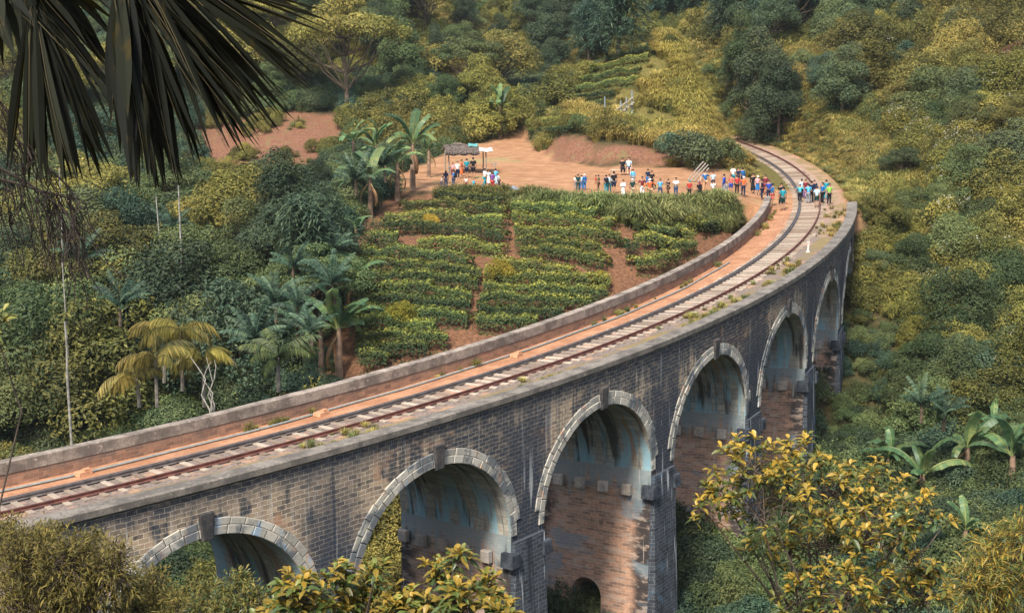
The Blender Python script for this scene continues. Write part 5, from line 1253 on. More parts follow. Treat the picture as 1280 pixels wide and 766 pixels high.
rosette_tree('fine_leaved_bush', 'yellowish willow leaved bush in the bottom right corner', [(1250, 690, 40), (1275, 720, 50), (1215, 740, 36), (1250, 755, 50), (1280, 668, 30), (1235, 715, 34)], 30, .19, .03, 700, (M_fy, M_fg), (1250, 880, .5), 105, 8, True, .05)
rosette_tree('broadleaf_tree', 'branch tip with yellow leaves at the left edge of the photo', [(-6, 412, 20), (-22, 400, 24), (-30, 430, 24)], 14, .13, .055, 26, (M_fy, M_fg), (-90, 900, .2), 106, 8, False, .03, .3)

# ------------------------------------------------------------------ the dark fan palm hanging into the picture
def palm_leaf_mat():
    N = NT('shaded_fan_palm_leaf'); t = N.attr('tint'); p = N.pos()
    c = N.mix(t, (0.007, 0.0085, 0.0075), (0.021, 0.023, 0.014))  # leaf colours darkened to carry the shade the palm hangs in
    c = N.mix(N.ss(t, 1.2, 1.4), c, (0.10, 0.085, 0.05))
    c = N.mix(N.ss(N.noise(N.mapv(p, (3, 3, .6)), 5, 3), .60, .72, 0, .5), c, (0.06, 0.042, 0.010))
    d = N.n('BsdfPrincipled', {'Base Color': c, 'Roughness': .7, 'Specular IOR Level': .1}); tr = N.n('BsdfTranslucent', {'Color': N.mix(.5, c, (0.10, 0.07, 0.012))})
    mx = N.n('MixShader', {0: .2, 1: d.outputs[0], 2: tr.outputs[0]}); N.t.links.new(mx.outputs[0], N.out.inputs[0]); return N.m
M_fan = palm_leaf_mat(); M_dead = flat('dead_palm_fibre', (0.030, 0.022, 0.018), .9, .3)
D_P = 6.2
fan = empty('fan_palm', (-3.0, 6.6, float(gh(-3.0, 6.6)))); foff = np.array(fan.location)
tag(fan, 'dark fan palm whose folded leaves hang into the top left corner', 'palm')
ctop = np.array([-2.9, 6.5, 18.7])
link('trunk', MB().tube([np.array([0, 0, -.4]), (ctop - foff) * .5 + [.1, 0, 0], ctop - foff], [.2, .17, .16], 10).mesh('fan_palm_trunk', M_bark), fan)
def fan_leaf(hub_px, d, tips, width, sag=.0, label=None, seed=0):
    g = np.random.default_rng(seed); hub = at(*hub_px, d); mb = MB(); n = 12
    tips = list(tips) + [(x + g.uniform(-10, 10), y + g.uniform(-14, 4)) for x, y in tips]
    for (tx, ty) in tips:
        tip = at(tx, ty, d + g.uniform(-.35, .35)); ax = tip - hub; Lh = np.linalg.norm(ax); w0 = width * g.uniform(.8, 1.15)
        view = unit(hub); side = unit(np.cross(ax, view)); nn = unit(np.cross(side, ax)); tw = g.uniform(-.5, .5)
        side2 = side * math.cos(tw) + nn * math.sin(tw); nn2 = nn * math.cos(tw) - side * math.sin(tw)
        rows = []
        for i in range(n + 1):
            u = i / n; c = hub + ax * u - np.array([0, 0, 1]) * sag * Lh * u * (1 - u) * -1 + nn * .03 * math.sin(u * 3 + tw * 6)
            w = w0 * (min(1, .12 + u * 1.9)) * min(1, (1 - u) * 3.2 + .05)
            rows.append((c - side2 * w * .5 + nn2 * w * .3, c, c + side2 * w * .5 + nn2 * w * .3))
        vs = np.array(rows).reshape(-1, 3) - foff; fs = []
        for i in range(n):
            for k in (0, 1): fs.append((i * 3 + k, i * 3 + k + 1, (i + 1) * 3 + k + 1, (i + 1) * 3 + k))
        mb.add(vs, fs, float(g.uniform(0, 1)))
        if g.random() < .6:   # pale midrib edge of the fold
            mb.tube([np.array(rows[i][1]) - foff - nn2 * .006 - unit(hub) * .01 for i in range(0, n + 1)], [.0035 * (1 - i / (n + 2)) for i in range(n + 1)], 3, 1.45, False)
    # petiole up to the crown
    pet = MB().tube([hub - foff, (hub * .6 + ctop * .4) - foff + [0, 0, .15], ctop - foff], [.02, .025, .03], 6)
    o = link('leaf', mb.mesh('fan_leaf', M_fan), fan)
    if label: o['label'] = label
    link('petiole', pet.mesh('petiole', M_fan), o)
    return o
fan_leaf((152, -62), D_P, [(412, 20), (404, 74), (392, 110), (386, 114), (371, 143), (341, 166), (334, 163), (326, 186), (318, 180), (312, 193), (300, 176), (288, 170), (271, 192), (249, 211), (238, 220), (330, 150), (345, 150), (360, 128), (398, 98), (380, 90), (408, 46), (352, 160), (320, 170), (280, 188), (262, 200), (225, 226), (245, 190), (306, 186)], .048, .05, 'widest fan leaf spreading to the right', 1)
fan_leaf((150, -50), D_P + .15, [(222, 232), (212, 234), (205, 232), (196, 236), (190, 222), (183, 236), (175, 234), (168, 226), (156, 190), (230, 224), (200, 236), (178, 215)], .048, .0, 'fan leaf hanging straight down', 2)
fan_leaf((150, -40), D_P - .2, [(146, 160), (150, 170), (158, 196), (166, 230), (172, 232), (143, 120), (178, 180), (160, 150)], .060, .0, 'blue grey folded leaf seen edge on', 3)
fan_leaf((42, 8), D_P + .3, [(142, 208), (130, 224), (122, 214), (104, 236), (92, 226), (76, 232), (60, 228), (42, 222), (26, 226), (10, 214), (142, 150), (146, 120), (112, 226), (52, 226), (134, 190)], .044, .0, 'left fan leaf with gold edges', 4)
fan_leaf((20, -70), D_P + .5, [(24, 72), (140, 84), (146, 100), (140, 60), (130, 40), (100, 70), (146, 30), (118, 110), (60, 90), (84, 120)], .06, .0, 'fan leaf behind the left one', 5)
fan_leaf((-20, -60), D_P - .4, [(20, 75), (12, 60), (-6, 90), (2, 40), (36, 44)], .05, .0, None, 6)
# dead fruiting branches with hanging strings, left edge
db = empty('dead_flower_stalk', tuple(at(-60, 120, 6.6))); doff = np.array(db.location)
tag(db, 'dead drooping palm flower stalk with a curtain of brown strings at left', 'dead branch')
for (pl, nst, ll) in (([(-60, 120), (-10, 150), (40, 190), (80, 228), (104, 262)], 34, (50, 120)), ([(-60, 190), (-10, 205), (40, 232), (80, 262), (100, 300)], 38, (40, 110)), ([(-60, 215), (0, 224), (50, 238), (96, 250)], 34, (50, 120)), ([(-50, 100), (0, 128), (24, 160), (40, 200)], 20, (40, 90))):
    pts = [at(x, y, 6.6 + .12 * math.sin(i)) for i, (x, y) in enumerate(pl)]; mb = MB(); mb.tube([p - doff for p in pts], [.008, .007, .006, .005, .003][:len(pts)], 5)
    for k in range(nst):
        u = rng.uniform(.08, .99) * (len(pts) - 1); i = int(u); p = pts[i] * (1 - u + i) + pts[i + 1] * (u - i); l = rng.uniform(*ll) * 6.6 / FPX; dx = rng.normal(.03, .05); q = [p - doff]
        for j in range(1, 7): q.append(p - doff + np.array([dx * j / 6 * 1.4 + .012 * math.sin(j * 1.7 + k), rng.normal(0, .01), -l * (j / 6) ** 1.15 + .02 * math.sin(j)]))
        mb.tube(q, [.0028] * 7, 3, .5, False)
    link('branch', mb.mesh('dead_branch', M_dead), db)
# ------------------------------------------------------------------ people
def skin_mesh(joints, edges, radii, name, sub=1):
    me_ = bpy.data.meshes.new('tmp'); names = list(joints); ix = {n: i for i, n in enumerate(names)}
    me_.from_pydata([joints[n] for n in names], [(ix[a], ix[b]) for a, b in edges], [])
    o = bpy.data.objects.new('tmp', me_); COL.objects.link(o)
    o.modifiers.new('s', 'SKIN'); sv = me_.skin_vertices[0].data
    for n in names:
        r = radii[n]; r = (r, r) if np.isscalar(r) else r
        sv[ix[n]].radius = r; sv[ix[n]].use_root = (n == names[0])
    if sub: o.modifiers.new('d', 'SUBSURF').levels = sub
    dg = bpy.context.evaluated_depsgraph_get(); m = bpy.data.meshes.new_from_object(o.evaluated_get(dg)); m.name = name
    bpy.data.objects.remove(o); bpy.data.meshes.remove(me_)
    m.polygons.foreach_set('use_smooth', np.ones(len(m.polygons), bool)); m.materials.clear()
    return m
def pose(arms='down', legs='stand', lean=0.0):
    """joint positions of a 1.7 m figure facing +x, feet at z = 0"""
    J = {'pelvis': (0, 0, .93), 'belly': (.01 + lean * .25, 0, 1.08), 'chest': (lean * .6, 0, 1.28), 'collar': (lean * .85, 0, 1.42), 'neck': (.01 + lean, 0, 1.49), 'head': (.03 + lean * 1.15, 0, 1.585), 'crown': (.025 + lean * 1.2, 0, 1.655)}
    for s, t in ((1, 'l'), (-1, 'r')):
        J['sho' + t] = (lean * .8, s * .175, 1.39)
        e, w_, h = {'down': ((-.02, s * .235, 1.12), (.05, s * .245, .88), (.08, s * .24, .79)), 'phone': ((.06, s * .24, 1.14), (.27, s * .10, 1.27), (.34, s * .05, 1.33)), 'hips': ((-.08, s * .36, 1.15), (.06, s * .20, 1.02), (.09, s * .15, 1.00)),
                   'fold': ((.05, s * .25, 1.15), (.21, s * .02, 1.14), (.22, -s * .07, 1.17)), 'one': (((.06, s * .24, 1.14), (.27, s * .12, 1.30), (.33, s * .08, 1.37)) if s > 0 else ((-.02, s * .235, 1.12), (.05, s * .245, .88), (.08, s * .24, .79))), 'wide': ((.0, s * .40, 1.22), (.1, s * .50, 1.02), (.14, s * .52, .95))}[arms]
        J['elb' + t] = (e[0] + lean * .6, e[1], e[2]); J['wri' + t] = (w_[0] + lean * .5, w_[1], w_[2]); J['han' + t] = (h[0] + lean * .5, h[1], h[2])
        J['hip' + t] = (0, s * .09, .88)
        k, a, f = {'stand': ((.02, s * .105, .49), (-.02, s * .115, .085), (.13, s * .14, .03)), 'walk': ((.14 * s + .04, s * .10, .50), (.24 * s - .06, s * .10, .10), (.24 * s + .09, s * .11, .035)), 'apart': ((.03, s * .17, .49), (-.02, s * .24, .085), (.12, s * .28, .03)), 'sit': ((.40, s * .12, .90), (.42, s * .12, .49), (.55, s * .13, .44))}[legs]
        J['kne' + t] = k; J['ank' + t] = a; J['toe' + t] = f
    return J
ED = [('pelvis', 'belly'), ('belly', 'chest'), ('chest', 'collar'), ('collar', 'neck'), ('neck', 'head'), ('head', 'crown')]
for t in 'lr': ED += [('collar', 'sho' + t), ('sho' + t, 'elb' + t), ('elb' + t, 'wri' + t), ('wri' + t, 'han' + t), ('pelvis', 'hip' + t), ('hip' + t, 'kne' + t), ('kne' + t, 'ank' + t), ('ank' + t, 'toe' + t)]
RB = {'pelvis': (.13, .10), 'belly': (.125, .09), 'chest': (.15, .10), 'collar': (.10, .075), 'neck': .052, 'head': (.085, .098), 'crown': (.072, .08), 'sho': .058, 'elb': .043, 'wri': .032, 'han': .04, 'hip': .088, 'kne': .058, 'ank': .042, 'toe': .042}
def rad(n): return RB.get(n, RB.get(n[:3]))
_pm = {}
def parts(arms, legs, lean, low, sleeve):
    key = (arms, legs, lean)
    J = pose(*key)
    if ('b',) + key not in _pm: _pm[('b',) + key] = skin_mesh(J, ED, {n: rad(n) for n in J}, 'person_body')
    k2 = ('s', sleeve) + key
    if k2 not in _pm:
        names = ['pelvis', 'belly', 'chest', 'collar']; e = [('pelvis', 'belly'), ('belly', 'chest'), ('chest', 'collar')]; Q = {n: J[n] for n in names}
        for t in 'lr':
            Q['sho' + t] = J['sho' + t]; e.append(('collar', 'sho' + t)); a, b = np.array(J['sho' + t]), np.array(J['elb' + t])
            Q['elb' + t] = tuple(a + (b - a) * (.8 if sleeve == 'short' else 1)); e.append(('sho' + t, 'elb' + t))
            if sleeve == 'long': Q['wri' + t] = J['wri' + t]; e.append(('elb' + t, 'wri' + t))
        Rr_ = {n: (tuple(q + .022 for q in rad(n)) if not np.isscalar(rad(n)) else rad(n) + .02) for n in Q}; Rr_['collar'] = (.10, .085)
        if sleeve == 'cape': pass
        _pm[k2] = skin_mesh(Q, e, Rr_, 'shirt')
    k3 = ('t', low) + key
    if k3 not in _pm:
        if low == 'dress' or low == 'skirt':
            z1 = .28 if low == 'dress' else .48; c = np.array(J['pelvis']); kx = (J['knel'][0] + J['kner'][0]) / 2
            mb = MB(); n = 12; vs = []
            for (z, rx, ry) in ((1.04, .11, .145), (.92, .125, .165), (.72, .15, .185), (z1, .17, .215)):
                for i in range(n): vs.append((kx * (1 - (z - z1) / (1.04 - z1)) * .6 + rx * math.cos(2 * PI * i / n), ry * math.sin(2 * PI * i / n), z))
            mb.add(vs, [(a * n + i, a * n + (i + 1) % n, (a + 1) * n + (i + 1) % n, (a + 1) * n + i) for a in range(3) for i in range(n)] + [tuple(range(n))]); _pm[k3] = mb.mesh('skirt', None, True)
        else:
            Q = {'pelvis': J['pelvis']}; e = []; R2 = {'pelvis': (.148, .118)}
            for t in 'lr':
                h_, k_, a_2 = np.array(J['hip' + t]), np.array(J['kne' + t]), np.array(J['ank' + t])
                Q['hip' + t] = tuple(h_); R2['hip' + t] = .105; e.append(('pelvis', 'hip' + t))
                if low == 'shorts': Q['kne' + t] = tuple(h_ + (k_ - h_) * .92); R2['kne' + t] = .088; e.append(('hip' + t, 'kne' + t))
                else:
                    Q['kne' + t] = tuple(k_); R2['kne' + t] = .078; Q['ank' + t] = tuple(a_2 + np.array([0, 0, .02])); R2['ank' + t] = .066; e += [('hip' + t, 'kne' + t), ('kne' + t, 'ank' + t)]
            _pm[k3] = skin_mesh(Q, e, R2, 'trousers')
    return _pm[('b',) + key], _pm[k2], _pm[k3], J
def hair_mesh(J, style):
    key = ('h', style, J['head'])
    if key in _pm: return _pm[key]
    mb = MB(); c = np.array(J['head']) + [-.012, 0, .03]; n = 12; vs = []; fs = []
    R_ = {'short': .108, 'long': .112, 'afro': .145, 'cap': .112}[style]
    low = {'short': -.25, 'long': -.6, 'afro': -.6, 'cap': .1}[style]
    rows = [1.0, .85, .6, .3, .0, low]
    for q in rows:
        ph = math.asin(max(-1, min(1, q)));
        for i in range(n):
            a = 2 * PI * i / n; front = max(0.0, math.cos(a)); qz = q if front < .3 or style == 'cap' else max(q, .28)
            ph2 = math.asin(max(-1, min(1, qz))); vs.append((c[0] + R_ * math.cos(ph2) * math.cos(a) * .98, c[1] + R_ * .88 * math.cos(ph2) * math.sin(a), c[2] + R_ * math.sin(ph2)))
    fs = [(a * n + i, a * n + (i + 1) % n, (a + 1) * n + (i + 1) % n, (a + 1) * n + i) for a in range(len(rows) - 1) for i in range(n)]
    if style == 'cap': mb.box((c[0] + .12, c[1], c[2] + .02), (.10, .14, .015))
    if style == 'long': mb.tube([(c[0] - .07, c[1], c[2]), (c[0] - .10, c[1], c[2] - .14), (c[0] - .10, c[1], c[2] - .30)], [.085, .085, .03], 8)
    mb.add(vs, fs); _pm[key] = mb.mesh('hair', None, True); return _pm[key]
PAL = {'white': (.72, .71, .68), 'black': (.014, .015, .019), 'navy': (.012, .024, .06), 'blue': (.018, .13, .34), 'royal': (.02, .06, .33), 'sky': (.10, .40, .62), 'teal': (.02, .22, .27), 'pale': (.42, .60, .68), 'red': (.42, .045, .035), 'orange': (.62, .135, .045), 'coral': (.55, .13, .10), 'maroon': (.16, .025, .035), 'grey': (.20, .22, .25), 'jeans': (.035, .075, .145), 'khaki': (.42, .31, .20), 'olive': (.06, .065, .03), 'lime': (.25, .52, .09), 'green': (.02, .16, .12), 'pink': (.62, .30, .32), 'purple': (.16, .06, .22), 'brown': (.09, .05, .03), 'tan': (.46, .27, .15), 'turq': (.05, .42, .55), 'dkgreen': (.015, .05, .045)}
_cm = {}
def cloth(c):
    if c not in _cm: _cm[c] = flat('cloth_' + c, PAL[c], .9, .10, .15, 9)
    return _cm[c]
SKIN = [flat('skin_brown', (.17, .085, .05), .6, .05), flat('skin_tan', (.33, .18, .115), .6, .05), flat('skin_light', (.52, .33, .24), .6, .05)]
def mlink(name, me_, mat, parent):
    o = link(name, me_, parent)
    if not me_.materials: me_.materials.append(None)
    o.material_slots[0].link = 'OBJECT'; o.material_slots[0].material = mat; return o
def person(px, py, hpx, top, bot, label, low='trousers', arms='down', legs='stand', face=0.0, hair='short', hc='black', sleeve='short', skin=1, lean=0.0, deck=False, world=None, bag=None, z=None, broad=1.0):
    p = hit(px, py, 70) if world is None else np.array(world)
    if deck:
        v = pray(px, py); v = v / v[1]; t = np.arange(80, 150, .05); xs = v[0] * t; r2 = np.hypot(xs - CX, t - CY); a2 = np.arctan2(t - CY, xs - CX)
        zd = GRADE * RT * (a2 + .6) + CANT * (r2 - RT) + .02; k = int(np.argmax(CAMH + v[2] * t < zd)); p = np.array([xs[k], t[k], zd[k]])
    if z is not None: p[2] = z
    sc = hpx * p[1] / FPX / 1.72 * 1.02
    sc = min(max(sc, .5), 1.12)
    r = empty('person', tuple(p), face + (rng.uniform(-.6, .6) if legs != 'sit' else 0), sc); r.scale = (sc, sc * broad, sc); tag(r, label, 'person')
    b, s_, t_, J = parts(arms, legs, lean, low, sleeve)
    mlink('body', b, SKIN[skin], r); mlink('shirt' if low != 'dress' else 'bodice', s_, cloth(top), r)
    mlink({'shorts': 'shorts', 'dress': 'dress_skirt', 'skirt': 'skirt'}.get(low, 'trousers'), t_, cloth(bot), r)
    h = hair_mesh(J, hair); mlink('cap' if hair == 'cap' else 'hair', h, cloth(hc), r)
    if bag:
        mb = MB(); mb.box((-.19, 0, 1.2), (.14, .28, .40), None, .5, .85); mb.tube([(-.12, .11, 1.38), (.10, .11, 1.36)], .02, 5)
        mlink('backpack', mb.mesh('backpack', None), cloth(bag), r)
    return r
F = -PI / 2      # facing the camera
A = PI / 2       # facing away
# under and around the thatched shelter
person(552, 236, 15, 'white', 'jeans', 'small person in a white shirt leaning at the far left of the shelter group', face=.2, lean=.1)
person(557.5, 236, 22, 'navy', 'jeans', 'person in a navy top and jeans at the left post of the shelter', face=A, hair='long')
person(567, 237, 24, 'blue', 'jeans', 'person in a bright blue shirt with a dark backpack in front of the shelter', face=PI, bag='black', arms='phone')
person(572, 224, 22, 'white', 'navy', 'person in a white shirt standing behind the blue shirted one at the shelter', face=F, skin=2)
person(566, 222, 18, 'pink', 'maroon', 'person in pink at the back of the shelter beside the left post', face=F)
person(577, 221, 21, 'orange', 'orange', 'person in an orange dress under the shelter roof', 'dress', face=.3)
person(583.5, 223, 24, 'teal', 'navy', 'person in a teal shirt and dark shorts under the shelter roof', 'shorts', face=A, bag=None, legs='stand')
person(591.5, 224, 27, 'black', 'black', 'tall person in a black shirt and black shorts with a pale emblem under the shelter', 'shorts', face=A, arms='down')
person(582.5, 236, 14, 'white', 'maroon', 'child in a white top crouched in front of the shelter', face=F, legs='apart')
person(592, 238, 14, 'turq', 'green', 'child in a turquoise dress in front of the shelter', 'skirt', face=F)
person(606, 235, 24, 'white', 'teal', 'person in a white shirt and teal trousers striding past the shelter', face=0.1, legs='walk', arms='one')
person(610.8, 232, 19, 'pale', 'white', 'person in a long pale dress beside the striding one', 'dress', face=F, hair='long')
person(615.6, 240, 25, 'purple', 'red', 'person with big brown hair in a purple top and red trousers', face=A, hair='afro', hc='brown')
person(619.5, 233, 22, 'sky', 'pale', 'person in a light blue tunic right of the red trousers', 'dress', face=A)
person(624, 235, 18, 'pale', 'navy', 'person in a pale blue shirt leaning forward at the right end of the shelter group', face=PI, lean=.18)
# along the front of the clearing
person(719.5, 237, 17, 'white', 'grey', 'person in white at the left end of the row behind the reeds', face=A)
person(722.5, 240, 22, 'dkgreen', 'dkgreen', 'person in dark green beside the one in white behind the reeds', face=A)
person(726.5, 237, 18, 'pale', 'blue', 'person in a pale top between the dark green and the blue jacket', face=A)
person(730.5, 238, 20, 'blue', 'blue', 'person in a blue jacket and white cap behind the reeds', face=A, hair='cap', hc='white', sleeve='long')
person(744.5, 238, 19, 'red', 'tan', 'person in a red top behind the reeds', face=0.3)
person(748, 241, 22, 'olive', 'brown', 'person in a dark olive shirt right of the red top', face=PI)
person(757.5, 242, 23, 'navy', 'teal', 'person in a navy shirt and teal trousers with a backpack', face=A, bag='black')
person(761.5, 241, 23, 'pale', 'teal', 'person in a pale blue long shirt next to the navy shirt', face=F, sleeve='long')
person(767, 243, 28, 'black', 'navy', 'tall person in a black shirt and navy shorts in the middle of the clearing edge', 'shorts', face=A)
person(778.8, 248, 23, 'white', 'white', 'person in a long white dress with a dark sash', 'dress', face=F, arms='fold', sleeve='long')
person(790.3, 249, 25, 'dkgreen', 'khaki', 'person in a dark green shirt, beige trousers and white cap', face=A, hair='cap', hc='white')
person(791, 232, 20, 'sky', 'grey', 'person in a bright sky blue shirt near the bench', face=A, sleeve='long')
bz = None
person(802.5, 248, 27, 'maroon', 'white', 'person in a maroon top with a white sleeve and white trousers', face=F, arms='hips')
person(812, 251, 27, 'orange', 'tan', 'person in a wide orange red poncho with bare legs', 'shorts', face=A, arms='wide', sleeve='long', hair='cap', hc='white', skin=2, broad=1.25)
person(814.5, 238, 24, 'black', 'black', 'person in a black top behind the orange poncho', face=F)
person(809.5, 234, 22, 'navy', 'blue', 'person in navy half hidden behind the orange poncho', face=A)
person(825, 248, 24, 'sky', 'jeans', 'person in a blue and white top and dark jeans, left of the striding one', face=F, arms='one', legs='apart')
person(835, 248, 24, 'black', 'brown', 'person in a black vest with white sleeves striding left', face=PI, legs='walk', arms='phone')
person(844.6, 248, 26, 'white', 'jeans', 'person in a white shirt and jeans with folded arms', face=F, arms='fold')
person(861.5, 250, 24, 'red', 'black', 'person in a red and grey shirt and teal cap carrying a blue bag', face=A, hair='cap', hc='teal')
person(873.7, 252, 24, 'black', 'navy', 'person in black with reddish hair', face=A, hair='long', hc='maroon', bag='black')
person(881, 241, 27, 'blue', 'tan', 'person in a blue vest and tan trousers behind the front row', face=F, arms='wide', skin=2)
person(891, 238, 23, 'pale', 'navy', 'person in a pale striped shirt behind the white shirt', face=F)
person(891, 250, 24, 'white', 'jeans', 'person in a white shirt and blue denim in the front row', face=F, arms='one', legs='walk')
person(904.6, 245, 27, 'royal', 'grey', 'tall person in a royal blue jacket', 'skirt', face=PI, sleeve='long')
person(908, 247, 19, 'grey', 'grey', 'child in a grey dress next to the royal blue jacket', 'dress', face=F)
person(913.5, 243, 24, 'coral', 'royal', 'person in an orange and white top and blue shorts', 'shorts', face=F)
person(921, 244, 24, 'red', 'black', 'person in a red shirt and black trousers', face=A)
person(928.8, 246, 25, 'orange', 'navy', 'person in an orange shirt and white cap', face=A, hair='cap', hc='white', arms='hips')
person(916, 232, 24, 'white', 'teal', 'person in a white and teal shirt standing behind the red shirt', face=A)
person(922.5, 232, 22, 'navy', 'navy', 'person in navy between the two behind the red shirt', face=F)
person(927.8, 233, 23, 'blue', 'jeans', 'person in a bright blue jacket at the back of the group', face=A, sleeve='long')
person(940.8, 242, 25, 'black', 'black', 'person in a long black dress near the end of the far parapet', 'dress', face=F, sleeve='long')
person(946.5, 244, 24, 'pink', 'blue', 'person in a pink top, blue skirt and white cap', 'skirt', face=F, hair='cap', hc='white', skin=2)
person(952, 250, 25, 'navy', 'navy', 'person in navy with white shoes at the end of the far parapet', face=PI, arms='fold')
person(956, 244, 25, 'maroon', 'maroon', 'person with long black hair and a white top by the far parapet end', face=F, hair='long', sleeve='long')
# on the track
D = dict(deck=True)
person(965, 258.5, 31, 'blue', 'coral', 'person in a blue shirt and coral shorts on the dirt walkway', 'shorts', face=0.5, arms='fold', **D)
person(960.5, 252, 27, 'royal', 'navy', 'person in a darker blue shirt behind the coral shorts', face=F, **D)
person(978, 263, 31, 'teal', 'dkgreen', 'person in a teal shirt and dark shorts by the inner rail', 'shorts', face=A, **D)
person(976, 257, 28, 'black', 'black', 'person in black with long hair behind the teal shirt on the walkway', face=F, hair='long', **D)
person(999.5, 253.5, 23, 'turq', 'black', 'person in a turquoise and white shirt on the track, leftmost between the rails', face=F, arms='wide', **D)
person(1001.5, 248, 24, 'pale', 'navy', 'person with a pale top behind the turquoise shirt on the track', face=A, **D)
person(1010, 255, 25, 'sky', 'grey', 'person in a sky blue shirt and grey trousers in the middle of the track', face=A, arms='phone', **D)
person(1013.8, 254.5, 28, 'navy', 'black', 'tall person in navy on the track', face=A, sleeve='long', **D)
person(1006.5, 249, 25, 'maroon', 'purple', 'person in a maroon top at the back of the track group', face=F, hair='long', hc='brown', **D)
person(1020.3, 260, 27, 'pale', 'dkgreen', 'person in a pale blue shirt and dark green shorts on the right rail', 'shorts', face=A, **D)
person(1017, 251, 26, 'navy', 'navy', 'person in navy behind the pale blue shirt on the track', face=F, **D)
person(1027.5, 255.5, 27, 'blue', 'black', 'person in a blue shirt, black trousers and white shoes at the right rail', face=PI, arms='hips', **D)
person(1032, 250, 25, 'teal', 'teal', 'person in a teal shirt at the back right of the track group', face=A, **D)
person(1036, 256.5, 27, 'lime', 'black', 'person in a lime green and teal shirt, rightmost of the track group', face=F, **D)

# ------------------------------------------------------------------ things on the clearing
M_wood = flat('grey_wood', (.26, .22, .18), .9, .3); M_thatch = flat('old_thatch', (.125, .10, .085), .95, .4, .1, 9); M_tarp = flat('pale_tarp', (.55, .56, .55), .8, .2); M_tarpt = flat('teal_tarp', (.09, .28, .27), .8, .2)
p = hit(584, 216); sh = empty('thatched_shelter', tuple(p), .12); tag(sh, 'small open shelter with a thatched roof on thin posts at the left of the clearing', 'shelter')
L2 = 27 * p[1] / FPX; H2 = 27 * p[1] / FPX
for (x, y) in ((-L2 * .9, -1.0), (-L2 * .98, 1.2), (L2 * .82, -1.0), (L2 * .8, 1.2)):
    link('post', MB().tube([(x, y, -.2), (x + .03, y, H2 * .5), (x, y, H2)], .06, 6).mesh('post', M_wood), sh)
mb = MB(); n = 12
V = []
for i in range(n + 1):
    u = i / n; x = -L2 * 1.05 + u * L2 * 1.55
    zr = H2 + .50 + .15 * math.sin(u * PI) + .05 * math.sin(i * 2.1)
    V.append([(x, -1.7, H2 - .12 + .06 * math.sin(i * 1.7)), (x, -.8, H2 + .26), (x, 0.1, zr), (x, 1.0, H2 + .26), (x, 1.9, H2 - .1)])
vs = np.array(V).reshape(-1, 3); fs = [(i * 5 + k, (i + 1) * 5 + k, (i + 1) * 5 + k + 1, i * 5 + k + 1) for i in range(n) for k in range(4)]
mb.add(vs, fs); mb.add(vs - [0, 0, .12], [f[::-1] for f in fs]); mb.add(np.r_[vs[:5], vs[:5] - [0, 0, .12]], [(k, k + 1, k + 6, k + 5) for k in range(4)])
q = np.stack([rng.uniform(-L2 * 1.08, L2 * .5, 900), rng.uniform(-1.75, 1.9, 900), np.zeros(900)], 1); q[:, 2] = H2 + .46 - np.abs(q[:, 1] - .1) * .30 + .1
mb.quads(cards(q, np.tile([0, -.3, 1.0], (900, 1)), .5, .07, np.stack([rng.normal(0, .2, 900), np.sign(q[:, 1]), -.4 * np.ones(900)], 1), .1), rng.random(900))
mb.box((-L2 * .42, .1, H2 + .68), (1.1, .6, .16), None, .5, .6)
link('roof', mb.mesh('thatch_roof', M_thatch), sh)
mb = MB(); g2 = [(L2 * (.42 + .18 * i), -1.45 + .75 * j, H2 + .30 - abs(j - 1.7) * .12 + .05 * math.sin(i * 2 + j * 3)) for i in range(5) for j in range(5)]
mb.add(g2, [(i * 5 + j, (i + 1) * 5 + j, (i + 1) * 5 + j + 1, i * 5 + j + 1) for i in range(4) for j in range(4)]); mb.add(np.array(g2) - [0, 0, .03], [(i * 5 + j + 1, (i + 1) * 5 + j + 1, (i + 1) * 5 + j, i * 5 + j) for i in range(4) for j in range(4)])
link('tarp', mb.mesh('pale_tarp_sheet', M_tarp), sh)
mb = MB(); g2 = [(L2 * (.05 + .14 * i), -.5 + .55 * j, H2 + .68 - abs(j - 1) * .2 + .04 * math.sin(i * 2 + j)) for i in range(4) for j in range(3)]
mb.add(g2, [(i * 3 + j, (i + 1) * 3 + j, (i + 1) * 3 + j + 1, i * 3 + j + 1) for i in range(3) for j in range(2)]); mb.add(np.array(g2) - [0, 0, .03], [(i * 3 + j + 1, (i + 1) * 3 + j + 1, (i + 1) * 3 + j, i * 3 + j) for i in range(3) for j in range(2)])
link('tarp', mb.mesh('teal_tarp_sheet', M_tarpt), sh)
mb = MB(); mb.box((0, 0, .5), (L2 * 1.2, .5, .07)); [mb.box((x, 0, .22), (.08, .4, .5)) for x in (-L2 * .5, L2 * .5)]
o = mb.build('wooden_bench', M_wood); o.location = (p[0] - .6, p[1] + .5, p[2]); o.rotation_euler = (0, 0, .12); tag(o, 'low plank bench in the shade of the thatched shelter', 'bench')
p = hit(619, 218); mb = MB(); mb.tube([(0, 0, -.2), (0, 0, 1.0)], .05, 6); mb.box((0, 0, 1.02), (.62, .12, .10)); mb.tube([(-.24, 0, 1.0), (-.24, 0, .55)], .03, 5)
o = mb.build('wooden_stand', M_wood); o.location = tuple(p); tag(o, 'small wooden T shaped stand on the dirt behind the shelter group', 'stand')
p = hit(776, 219); mb = MB(); mb.box((0, 0, .46), (2.0, .42, .07)); [mb.box((x, y, .2), (.08, .08, .5)) for x in (-.85, .85) for y in (-.14, .14)]
be = mb.build('wooden_bench', flat('pale_plank', (.46, .35, .25), .9, .2)); be.location = tuple(p); be.rotation_euler = (0, 0, .1); tag(be, 'pale plank bench under the red bank, with two people on it', 'bench')
r = person(778.5, 219, 27, 'black', 'black', 'person in black seated on the pale plank bench', face=F, legs='sit', world=(p[0] + .15, p[1], p[2]), z=p[2] - .33)
